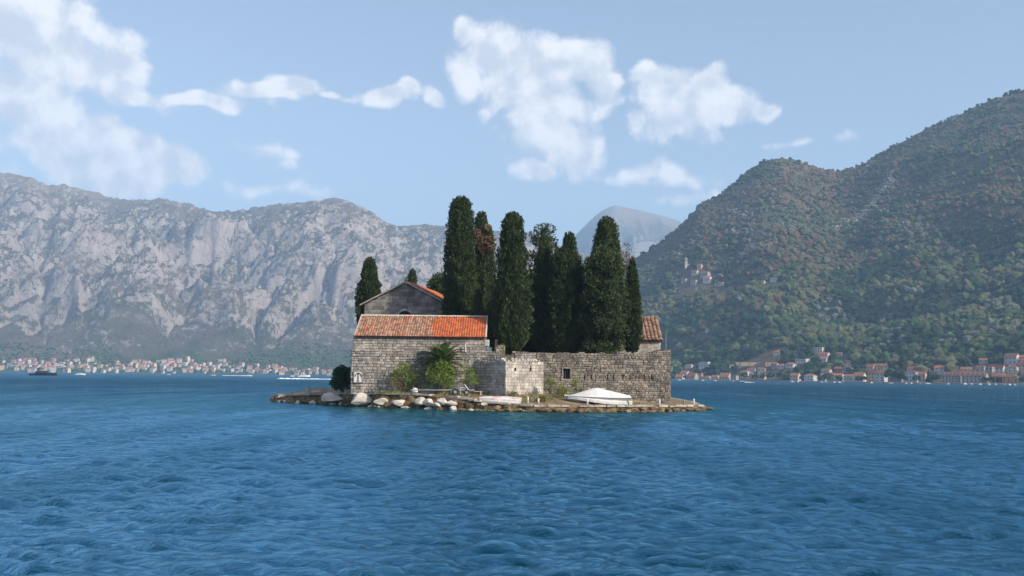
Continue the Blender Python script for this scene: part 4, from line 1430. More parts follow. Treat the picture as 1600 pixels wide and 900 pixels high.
bush(688, 560, 611, 55, 95.6, 'large round bright green bush in front of the palm', 201, 'bush', 90, leaf=.17, rad=(.25, .42))
bush(629, 563, 612, 44, 96.6, 'yellow green bush against the rampart near the anchor plaque', 202, 'bush_pale', 42, per=360, leaf=.16)
bush(650, 576, 612, 34, 96.6, 'small green bush between the palm and the yellow green bush', 203, 'bush_pale', 26, per=330, leaf=.15, rad=(.2, .34))
bush(619, 584, 612, 24, 96.3, 'dry straw coloured bush at the rampart foot', 204, 'dry_leaf', 24, per=300, leaf=.12, rad=(.18, .3))
bush(733, 571, 612, 34, 95.6, 'small leggy green bush by the white sunbed', 205, 'bush', 26, per=330, leaf=.16, rad=(.18, .32), lowstart=.45, stems=9)
bush(535, 572, 607, 36, 101.5, 'dark green fig bush past the rampart corner', 206, 'bush_dark', 60, leaf=.24, rad=(.2, .62), zg=1.2, wr=.6)
bush(786, 535, 556, 9, 97.0, 'trailing ivy on the rampart beside the bastion cypress', 207, 'bush_pale', 16, leaf=.12, rad=(.12, .2), zg=TOPZ - .8, stems=3)
for i_, (px, pt, pb, wp, Y, s_) in enumerate(((860, 590, 616, 17, 95.6, 211), (901, 588, 614, 20, 96.2, 212), (882, 604, 616, 18, 95.3, 213), (873, 606, 619, 16, 94.6, 214), (800, 612, 622, 18, 93.4, 215), (846, 620, 628, 12, 92.0, 216))):
    bush(px, pt, pb, wp, Y, ['tall yellowing reed clump in the bastion angle', 'tall reed clump below the barred window', 'low weed clump between the two reed clumps', 'straw coloured grass clump by the bastion edge', 'grass clump at the bastion point behind the dinghy', 'small grass tuft between the two white mooring posts'][i_], s_, 'bush_pale' if i_ < 3 else 'grass', 16, per=420, leaf=.26, rad=(.16, .28), stems=8, name='weed_clump', wr=.22, group='weeds at the rampart foot')

# palm
pc_ = P(690, 560, 96.6)
pz = bank_z(pc_.x, 96.6)
palm = thing('palm_tree', 'low date palm with arching fronds against the rampart', 'palm', (pc_.x, 96.6, pz))
hp = P(690, 570, 96.6).z - pz
tr = MB(); tr.tube([(0, 0, -.2), (0, 0, hp * .5), (0, 0, hp)], [.30, .27, .33], 10); tr.build('trunk', M['bark'], palm, True)
rng = np.random.default_rng(8)
for k in range(34):
    a = k * 2.399 + rng.uniform(-.2, .2)
    e0_ = 1.45 - 1.35 * (k / 34) + rng.uniform(-.1, .1)
    Lf = rng.uniform(2.3, 3.0)
    pts = []; p = np.array([0, 0, hp - .05]); el = e0_
    for s in range(11):
        pts.append(p.copy())
        p = p + Lf / 10 * np.array([math.cos(a) * math.cos(el), math.sin(a) * math.cos(el) * .75, math.sin(el)])
        el -= (.06 + .012 * s) * (1.25 - .3 * (e0_ / 1.5))
    pts = np.array(pts)
    mb = MB(); mb.tube([tuple(q) for q in pts], list(np.linspace(.028, .006, 11)), 4, .7)
    for s in np.linspace(.14, .99, 30):
        i0 = min(int(s * 10), 9); fr_ = s * 10 - i0
        q = pts[i0] * (1 - fr_) + pts[i0 + 1] * fr_
        d = pts[i0 + 1] - pts[i0]; d /= np.linalg.norm(d)
        sd = np.cross(d, [0, 0, 1]); sd /= np.linalg.norm(sd) + 1e-6
        ll = .58 * math.sin(math.pi * min(.95, s * .8 + .18)) + .06
        for sg in (-1, 1):
            dr_ = sd * sg * .85 + d * .55 + np.array([0, 0, .25]) + rng.normal(0, .08, 3); dr_ /= np.linalg.norm(dr_)
            wv = np.cross(dr_, d); wv = d * .042
            tip = q + dr_ * ll + np.array([0, 0, -.06])
            mb.quadset([tuple(q - wv), tuple(q + dr_ * ll * .5 + wv * 1.3 + [0, 0, .01]), tuple(tip), tuple(q + dr_ * ll * .5 - wv * 1.3)], [(0, 1, 2, 3)], float(rng.uniform(.25, .8)))
    mb.build('frond', M['palm'], palm)

for i_, (px, wp, Yb, hb) in enumerate(((815, 40, 113.5, 528), (846, 44, 114.5, 524), (878, 44, 114, 526), (905, 40, 113.6, 522), (935, 50, 114, 525), (965, 40, 113.2, 528), (783, 30, 112, 530))):  # dark shrubs added to hide bright background showing between the trunks
    bush(px, hb, 551, wp, Yb, 'dark shrub added to close bright gaps under the cypress grove', 230 + i_, 'bush_dark', 44, per=260, leaf=.30, rad=(.4, .7), zg=tz, group='shrubs added under the grove', name='gap_shrub')
# grass and dry weeds on the bank, too many blades to count
rng = np.random.default_rng(31)
pp_, dd_, ll_, tt2 = [], [], [], []
for k in range(5200):
    px = rng.uniform(585, 1000); Y = rng.uniform(91.5, 97.4)
    x = WX(px, Y)
    if fbm(x * .55, Y * .55, 0, 3, 44) < .47 or (px > 870 and Y < 94.2) or (745 < px < 815 and Y < 94): continue
    if np.min(np.hypot(ring[:, 0] - x, ring[:, 1] - Y)) < 1.0: continue
    pp_.append((x, Y, bank_z(x, Y) - .03)); dd_.append((rng.normal(0, .35), rng.normal(0, .35), 1)); ll_.append(rng.uniform(.12, .42)); tt2.append(rng.random())
pp_, dd_, ll_, tt2 = map(np.array, (pp_, dd_, ll_, tt2))
v, f, t_ = leaves_mesh('g', pp_, dd_, ll_, ll_ * .16, None, tt2, rng)
tag(link('bank_grass', mesh_np('bank_grass', v, f, M['grass'], tone=t_)), 'sparse dry grass and weeds on the bank below the ramparts', None, None, 'stuff')

# ================================================================== things on the waterfront
def rock_mesh(sx_, sy_, sz_, seed, mat, sub_=2):
    rng = np.random.default_rng(seed)
    bm = bmesh.new(); bmesh.ops.create_icosphere(bm, subdivisions=3 if sub_ > 2 else 2, radius=1)
    cuts = [(rng.normal(size=3), rng.uniform(.55, .85)) for _ in range(9)]
    for v_ in bm.verts:
        c = np.array(v_.co)
        for nn_, dd in cuts:
            n_ = nn_ / np.linalg.norm(nn_); k = c @ n_
            if k > dd: c = c - n_ * (k - dd)
        c = c * (1 + .25 * (float(fbm(c[0] * 1.6 + seed, c[1] * 1.6, c[2] * 1.6, 3, 3)) - .5))
        v_.co = (c[0] * sx_, c[1] * sy_, c[2] * sz_)
    me = bpy.data.meshes.new('boulder'); bm.to_mesh(me); bm.free(); me.materials.append(mat)
    return me


BO = [(519, 622, 32, 17, 101.2, 'white boulder nearest the tip of the stone jetty'), (565, 624, 38, 20, 98.0, 'biggest white boulder below the anchor plaque corner'), (597, 628, 24, 13, 96.2, 'rounded white boulder beside the biggest one'),
      (625, 630, 29, 11, 95.2, 'flat low white boulder in the water edge'), (657, 627, 18, 14, 94.0, 'white boulder below the round white buoy'), (671, 629, 17, 12, 93.6, 'smaller white boulder paired beside the one below the buoy'), (694, 628, 20, 13, 93.0, 'white boulder below the boat trailer'),
      (709, 630, 22, 12, 92.6, 'wide white boulder under the trailer wheels'), (683, 633, 14, 8, 92.9, 'small low white boulder between the trailer boulders'), (757, 632, 14, 7, 91.2, 'pale broken stone by the prow of the upturned dinghy')]
for i_, (px, py, w_, h_, Y, lb) in enumerate(BO):
    c = P(px, py, Y); sx_ = w_ / FOC * Y / 2 * 1.18; sz_ = h_ / FOC * Y / 2 * 1.05; Y -= .25
    o = link('boulder', rock_mesh(sx_, sx_ * .75, sz_, 300 + i_, M['boulder'], 3), None, (c.x, Y, max(c.z, sz_ * .45)), rnd.uniform(-.3, .3))
    tag(o, lb, 'boulder', 'white boulders along the shore')
# brown tidal rocks at the water line
rv = [rock_mesh(1, .8, .62, 340 + k, M['shore_rock']) for k in range(6)]
rvp = [rock_mesh(1, .8, .7, 350 + k, M['boulder']) for k in range(6)]
for k in range(120):
    i0 = rnd.randrange(0, len(fr))
    a = fr[i0]; j0 = min(i0 + 4, len(fr) - 1); d = fr[j0] - fr[max(0, j0 - 8)]; ln = math.hypot(d[0], d[1]); nx, ny = d[1] / ln, -d[0] / ln
    s_ = rnd.uniform(.16, .42)
    o = link('shore_rock', (rvp if a[0] < -2 and rnd.random() < .45 else rv)[k % 6], None, (a[0] + nx * rnd.uniform(.15, .75), a[1] + ny * rnd.uniform(.15, .75), rnd.uniform(-.05, .16)), rnd.uniform(0, 6))
    o.scale = (s_ * 1.3, s_, s_ * .9)
    pale = o.data.materials[0] == M['boulder']
    tag(o, 'small pale jumbled rock at the water edge below the anchor wall' if pale else 'rough brown rock at the tidal line of the island edge', 'rock', 'rocks along the tidal line')

# bollards
for i_, (px, py, Y, h_) in enumerate(((825, 633, 91.0, .55), (841.5, 633, 91.1, .42), (918, 635, 91.6, .52), (982, 635, 92.6, .40), (1030.5, 634, 94.6, .5), (1068.5, 635, 97.2, .48), (1084, 635, 98.6, .56))):
    x = WX(px, Y); zg = bank_z(x, Y)
    o = MB().lathe([(0, -.1), (.08, -.1), (.08, h_ - .05), (.065, h_), (0, h_)], n=10).mesh('bollard', M['white_paint'] if i_ not in (3, 5) else M['concrete'], True)
    tag(link('bollard', o, None, (x, Y, zg + .06)), ['white mooring post next to the stern of the upturned dinghy', 'short white mooring post next along from the dinghy stern', 'white mooring post in front of the covered boat bow', 'grey mooring post at the covered boat stern', 'white mooring post in front of the rampart end', 'grey mooring post out on the bare jetty', 'white mooring post at the tip of the bare jetty'][i_], 'bollard', 'mooring posts')
x, Y = WX(481.5, 106.0), 106.0
cb = thing('concrete_bollard', 'stout pale concrete bollard on the far stone jetty', 'bollard', (x, Y, .95))
MB().lathe([(0, 0), (.30, 0), (.30, .62), (.26, .68), (0, .68)], n=14).build('drum', M['quay'], cb, False)
MB().lathe([(.12, .66), (.14, .74), (.10, .8), (0, .8)], n=10).build('cap', M['concrete'], cb, True)
rg = thing('white_railing', 'low white slatted railing behind the fig bush', 'railing', (WX(529, 103.2), 103.2, 1.1))
for k in range(9):
    MB().box((-1.0 + k * .25, 0, .27), (.06, .05, .54)).build('paling', M['white_paint'], rg)
MB().box((0, .04, .42), (2.2, .03, .06)).build('rail', M['white_paint'], rg)

# buoy
bc = P(648.5, 612, 95.0)
by_ = thing('round_buoy', 'white ball shaped buoy lying on the bank', 'buoy', (bc.x, 95.0, bank_z(bc.x, 95.0)))
MB().lathe([(.0, 0)] + [(.27 * math.sin(q), .27 - .27 * math.cos(q)) for q in np.linspace(.15, 3.0, 12)] + [(0, .54)], n=18).build('ball', M['white_plastic'], by_, True)
MB().tube([(0, 0, .5), (.0, 0, .60)], .05, 8).build('eye', M['rubber'], by_)

# sloped concrete ramp wall
q0, q1 = WX(652, 97.0), WX(742, 97.0)
z_ = bank_z(q0, 97.0)
mb = MB(); zt = P(690, 595, 97.0).z
mb.quadset([(x, y, z) for y in (97.0, 97.55) for (x, z) in ((q0, z_ - .1), (q1, z_ - .1), (q1, zt - .25), (q0 + 2.2, zt), (q0 + .1, z_ + .15))], [(0, 1, 2, 3, 4), (9, 8, 7, 6, 5)] + [(k, k + 5, (k + 1) % 5 + 5, (k + 1) % 5) for k in range(5)])
tag(mb.build('concrete_wall', M['concrete']), 'low sloping grey concrete wall behind the round bush', 'wall')

# boat trailer
tx, ty = WX(712, 94.6), 94.6
tzg = bank_z(tx, ty)
tr_ = thing('boat_trailer', 'empty galvanised boat trailer with two wheels on the bank', 'trailer', (tx, ty, tzg), R(2))
def wheel(parent, x, y, r_=.30):
    w_ = MB().lathe([(r_ * .55, -.09), (r_ * .9, -.10), (r_, -.06), (r_, .06), (r_ * .9, .10), (r_ * .55, .09)], n=18)
    w_.v = [(a_, c_, b_) for a_, b_, c_ in w_.v]
    o = w_.build('tyre', M['rubber'], parent, True, (x, y, r_ - .02))
    h_ = MB().lathe([(0, -.05), (r_ * .56, -.05), (r_ * .56, .05), (0, .05)], n=12); h_.v = [(a_, c_, b_) for a_, b_, c_ in h_.v]
    h_.build('rim', M['metal'], o, False)
wheel(tr_, -.0, -.75); wheel(tr_, 1.05, -.75, .27); wheel(tr_, -.0, .75); wheel(tr_, 1.05, .75, .27)
fm = MB()
for s_ in (-1, 1):
    fm.tube([(1.7, s_ * .62, .45), (-1.2, s_ * .62, .42), (-3.6, 0, .40)], .05, 6)
fm.tube([(-3.6, 0, .4), (-4.1, 0, .4)], .06, 6)
for x in (1.5, .5, -.5, -1.2): fm.tube([(x, -.64, .43), (x, .64, .43)], .04, 6)
fm.tube([(0, -.75, .28), (0, .75, .28)], .035, 6); fm.tube([(1.05, -.75, .26), (1.05, .75, .26)], .035, 6)
fm.build('frame', M['metal'], tr_)
for s_ in (-1, 1):
    fd = MB(); arc = [(math.cos(q) * .38, s_ * .75, .28 + math.sin(q) * .36) for q in np.linspace(.15, 3.0, 9)]
    rings = [[(x, y - .12, z), (x, y + .12, z), (x * 1.06, y + .12, .28 + (z - .28) * 1.06), (x * 1.06, y - .12, .28 + (z - .28) * 1.06)] for x, y, z in arc]
    fd.loft(rings); fd.build('mudguard', M['metal'], tr_)
rl_ = MB()
for x in (1.4, .2): rl_.tube([(x, -.35, .52), (x, .35, .52)], .06, 8)
rl_.build('roller', M['rubber'], tr_)
MB().box((1.75, 0, .5), (.06, 1.3, .14)).build('light_board', pmat('lamp_red', (.45, .03, .02), (.35, .03, .02), 3, .4), tr_)
jk = MB().tube([(-3.9, 0, -.02), (-3.9, 0, .7)], .04, 6); jk.build('jockey_stand', M['metal'], tr_)

# sunbed and table
cx_, cy_ = WX(741, 95.3), 95.3
cz_ = bank_z(cx_, cy_)
sb = thing('sunbed', 'white plastic sunbed with raised back beside the leggy bush', 'sunbed', (cx_, cy_, cz_), R(-10))
for k in range(7): MB().box((-.35 + k * .17, 0, .33), (.14, .55, .035)).build('slat', M['white_plastic'], sb)
bk = MB()
for k in range(5): bk.quadset([(-.45 - k * .09 + a_, y, .36 + k * .12 + b_) for (a_, b_) in ((0, 0), (-.075, .1)) for y in (-.27, .27)], [(0, 1, 3, 2)])
bk.build('backrest', M['white_plastic'], sb)
for x in (-.35, .65):
    for y in (-.24, .24): MB().box((x, y, .16), (.05, .05, .32)).build('leg', M['white_plastic'], sb)
tb = thing('small_table', 'small white table beside the boat trailer wheels', 'table', (WX(724, 95.5), 95.5, bank_z(WX(724, 95.5), 95.5)))
MB().box((0, 0, .62), (.62, .5, .05)).build('table_top', M['white_plastic'], tb)
for x in (-.26, .26):
    for y in (-.2, .2): MB().tube([(x, y, -.05), (x * .9, y * .9, .6)], .022, 6).build('leg', M['white_plastic'], tb)

# covered motor boat, bow to the left
bl0, bl1 = P(882, 632, 93.6), P(985, 634, 93.6)
LB = bl1.x - bl0.x
zq = bank_z(bl0.x + LB / 2, 93.6) - .02
bt = thing('covered_motorboat', 'small motorboat ashore under a peaked white canvas cover', 'boat', (bl0.x, 93.6, zq), R(1))
hull = []; st = np.linspace(0, 1, 12)
bw = lambda s: 1.02 * (1 - (1 - min(1, s * 1.7)) ** 2.2) ** .8 + .03
gunw = lambda s: .62 + .16 * (1 - s) ** 2
keel = lambda s: .05 + .32 * max(0, (.22 - s) / .22) ** 1.5
for s in st:
    x = s * LB; w_ = bw(s); z1 = gunw(s); z0_ = keel(s)
    hull.append([(x, -w_, z1), (x, -w_ * .88, z0_ * .5 + z1 * .42), (x + .04, -w_ * .45, z0_ + .05), (x + .04, 0, z0_), (x + .04, w_ * .45, z0_ + .05), (x, w_ * .88, z0_ * .5 + z1 * .42), (x, w_, z1)])
hm_ = MB(); hm_.loft(hull, False, cap=False); hm_.quadset(hull[-1], [tuple(range(7))]); hm_.build('hull', pmat('hull_gelcoat', (.50, .50, .48), (.40, .40, .385), 2, .4, spec=.5), bt, True)
rb_ = MB()
for s_ in (-1, 1): rb_.tube([(s * LB, s_ * (bw(s) + .01), gunw(s) - .02) for s in st], .045, 6)
rb_.build('rub_rail', M['white_plastic'], bt, True)
cov = []
rng = np.random.default_rng(77)
for s in np.linspace(.05, 1.0, 20):
    x = s * LB; w_ = bw(s) + .05; z1 = gunw(s) - .10 - .30 * min(1, max(0, s - .15) * 2.2)
    pk = np.interp(s, [0.05, .1, .48, .53, 1.0], [.74, .80, 1.50, 1.44, .78])
    ring_ = []
    for k in np.linspace(-1, 1, 13):
        zz_ = z1 + (pk - z1) * (1 - abs(k) ** 1.35) if abs(k) < .96 else z1
        sag = -.05 * math.sin(abs(k) * math.pi) * (1 + .6 * math.sin(s * 34 + k * 3))
        ring_.append((x + (.05 if s > .98 else 0), k * w_ * 1.01, zz_ + sag + rng.normal(0, .006)))
    cov.append(ring_)
cm_ = MB(); cm_.loft(cov, False, cap=False)
cm_.quadset(cov[-1], [tuple(range(13))])
sk_ = [[(x + (.0), y * 1.015, z) for (x, y, z) in (rg_[0],)] + [(rg_[0][0], rg_[0][1] * 1.02, rg_[0][2] - .22)] for rg_ in cov]
cm_.loft(sk_, False, cap=False)
cm_.build('canvas_cover', M['canvas'], bt, True)
MB().box((LB * .475, -.42, 1.06), (.09, .03, .09)).build('vent_patch', M['dark'], bt)
cr_ = MB()
for x in (LB * .2, LB * .8): cr_.box((x, 0, .05), (.16, 1.3, .14))
cr_.build('chock', M['bark'], bt)

# upturned dinghy
d0_, d1_ = P(749, 624, 91.9), P(814, 630, 91.9)
LD = d1_.x - d0_.x
dg = thing('upturned_dinghy', 'upturned white dinghy with worn red paint on its bottom', 'dinghy', (d0_.x, 91.95, bank_z((d0_.x + d1_.x) / 2, 91.9) + .02))
dg.rotation_euler = (R(17), R(4), R(-4))
hs, bs = [], []
for s in np.linspace(0, 1, 10):
    w_ = .70 * (1 - (1 - min(1, s * 1.5 + .12)) ** 2) + .03; x = s * LD; zb_ = .46 - .10 * (1 - s) ** 2 * 1.6; zg_ = .02 - .0 * s
    hs.append([(x, -w_, zg_), (x, -w_ * 1.0, .07), (x, -w_ * .80, zb_ - .02), (x, w_ * .80, zb_ - .02), (x, w_, .07), (x, w_, zg_)])
    bs.append([(x, -w_ * .74, zb_ + .004), (x, 0, zb_ + .035), (x, w_ * .74, zb_ + .004)])
hm2 = MB(); hm2.loft(hs, False, cap=False); hm2.quadset(hs[-1], [tuple(range(6))]); hm2.quadset(hs[0], [tuple(reversed(range(6)))]); hm2.build('hull', M['white_paint'], dg)
b2 = MB(); b2.loft(bs, False, cap=False)
M['worn_red'] = pmat('worn_red_bottom', (.70, .66, .63), (.48, .20, .18), 2.2, .7, detail=8, sharp=(.44, .60), stretch=(.45, 1.6, 1))
b2.build('bottom', M['worn_red'], dg)
kl = MB(); kl.tube([(s * LD, 0, .46 - .10 * (1 - s) ** 2 * 1.6 + .045) for s in np.linspace(.05, 1, 8)], .022, 5); kl.build('keel_strip', M['white_paint'], dg)
gw = MB()
for s_ in (-1, 1): gw.tube([(h[0][0], s_ * (abs(h[0][1]) + .01), .045) for h in hs], .035, 5)
gw.build('gunwale', M['white_paint'], dg)

# ================================================================== villages
CLEAR = []
HAZE = 1.28e-4
WALLC = {'white': (.56, .545, .52), 'cream': (.62, .54, .40), 'grey stone': (.36, .34, .31), 'yellow': (.62, .46, .22), 'orange': (.58, .24, .10), 'pink': (.58, .42, .36), 'beige': (.50, .44, .35), 'red': (.42, .10, .08), 'pale green': (.42, .47, .40)}
ROOFC = {'orange': (.40, .17, .095), 'red': (.34, .12, .08), 'brown': (.25, .12, .08), 'dark red': (.22, .07, .05), 'flat grey': (.34, .33, .32), 'flat white': (.60, .59, .57)}
for k, c in WALLC.items(): M['w_' + k] = pmat('plaster_' + k.replace(' ', '_'), c, tuple(x * .84 for x in c), .35, .9)
for k, c in ROOFC.items(): M['r_' + k] = pmat('far_roof_' + k.replace(' ', '_'), c, tuple(x * .72 for x in c), .8, .9, .05, 2.0)
M['far_window'] = pmat('far_window_glass', (.035, .04, .045), (.06, .065, .07), .5, .25, spec=.5)
WIN = MB().box((0, 0, 0), (1, 1, 1)).mesh('window', M['far_window'])
GROUP_R = 'houses of the village below the forested hill'


def far_house(x, y, zb, rz, W_, D_, H_, rise, wall, roof, label, floors=2, wins=True, kind='gable', chimney=False, group=GROUP_R, name='village_house', sink=3.5, dormers=0, cols=None):
    t_ = thing(name, label, 'house', (x, y, zb), rz, group)
    a, b_ = W_ / 2, D_ / 2
    mb = MB()
    flat = kind == 'flat'
    q = [(-a, -b_, -sink), (a, -b_, -sink), (a, b_, -sink), (-a, b_, -sink), (-a, -b_, H_), (a, -b_, H_), (a, b_, H_), (-a, b_, H_)]
    fs = [(0, 1, 5, 4), (1, 2, 6, 5), (2, 3, 7, 6), (3, 0, 4, 7)]
    if kind == 'gable':
        q += [(-a, 0, H_ + rise), (a, 0, H_ + rise)]
        fs = [(0, 1, 5, 4), (1, 2, 6, 9, 5), (2, 3, 7, 6), (3, 0, 4, 8, 7)]
    if flat: fs.append((4, 5, 6, 7))
    mb.quadset(q, fs); mb.build('wall', M['w_' + wall], t_)
    o_ = .35; rf = MB(); sl = rise / b_
    if kind == 'gable':
        for s_ in (-1, 1):
            p = [(-a - o_, s_ * (b_ + o_), H_ - o_ * sl), (a + o_, s_ * (b_ + o_), H_ - o_ * sl), (a + o_, 0, H_ + rise), (-a - o_, 0, H_ + rise)]
            rf.quadset([(X, Y, Z + dz) for dz in (.06, .28) for X, Y, Z in p], [(0, 1, 2, 3), (7, 6, 5, 4), (0, 4, 5, 1), (1, 5, 6, 2), (2, 6, 7, 3), (3, 7, 4, 0)])
    elif kind == 'hip':
        rl_ = max(.2, a - b_)
        p = [(-a - o_, -b_ - o_, H_), (a + o_, -b_ - o_, H_), (a + o_, b_ + o_, H_), (-a - o_, b_ + o_, H_), (-rl_, 0, H_ + rise), (rl_, 0, H_ + rise)]
        rf.quadset(p, [(3, 2, 1, 0), (0, 1, 5, 4), (1, 2, 5), (2, 3, 4, 5), (3, 0, 4)])
    else:
        for (cx, cy, dx, dy) in ((0, -b_, 2 * a + .3, .3), (0, b_, 2 * a + .3, .3), (-a, 0, .3, 2 * b_ - .3), (a, 0, .3, 2 * b_ - .3)):
            rf.box((cx, cy, H_ + .2), (dx, dy, .6))
    ro = rf.build('roof' if not flat else 'parapet', M['r_' + roof] if not flat else M['w_' + wall], t_)
    if chimney and not flat:
        MB().box((a * .45, b_ * .35, H_ + rise * .9), (.7, .7, 1.6)).build('chimney', M['w_' + wall], ro)
    for k in range(dormers):
        xx_ = -a + (k + .5) * W_ / dormers
        d_ = MB().box((xx_, -b_ * .62, H_ + rise * .42), (1.3, 1.6, 1.5)).build('dormer', M['w_' + wall], ro)
        link('pane', WIN, d_).matrix_local = Matrix.Translation((xx_, -b_ * .62 - .82, H_ + rise * .5)) @ Matrix.Diagonal((.8, .08, .8, 1))
    if wins:
        nf = floors
        nc_ = cols or max(2, int(W_ / 3.2)); ng = max(1, int(D_ / 3.6))
        for f_ in range(nf):
            z = H_ * (f_ + .55) / nf; wh = min(1.7, H_ / nf * .48)
            for k in range(nc_):
                o = link('window', WIN, t_); o.location = (-a + (k + .5) * W_ / nc_, -b_ - .02, z); o.scale = (1.1, .12, wh)
            for k in range(ng):
                o = link('window', WIN, t_); o.location = (a + .02, -b_ + (k + .5) * D_ / ng, z); o.scale = (.12, 1.0, wh)
    CLEAR.append((x, y, max(a, b_) + 1.5))
    return t_


def hs(px0, px1, yb, ye_, yr, wall, roof, label, floors=2, kind='gable', ang=-45, shore=False, ratio=.66, **kw):
    pm = (px0 + px1) / 2
    if shore:
        d = ray(pm, yb); Y = float(np.interp(d.x, HS_U, HS_D)) + kw.pop('setback', 12)
        pt = Vector((d.x * Y, Y, float(z_hill(d.x * Y, Y)) ))
    else:
        pt = hill_hit(pm, yb)
    sc = pt.y / FOC
    wm = (px1 - px0) * sc
    c_, s_ = abs(math.cos(R(ang))), abs(math.sin(R(ang)))
    W_ = wm / (c_ + ratio * s_); D_ = W_ * ratio
    H_ = max(2.6, (P(pm, ye_, pt.y).z - pt.z)); ri = max(.5, (ye_ - yr) * sc) if kind != 'flat' else .01
    ri = min(ri, D_ * .55) if kind != 'flat' else ri
    return far_house(pt.x, pt.y, pt.z, R(ang), W_, D_, H_, ri, wall, roof, label, floors, True, kind, **kw)


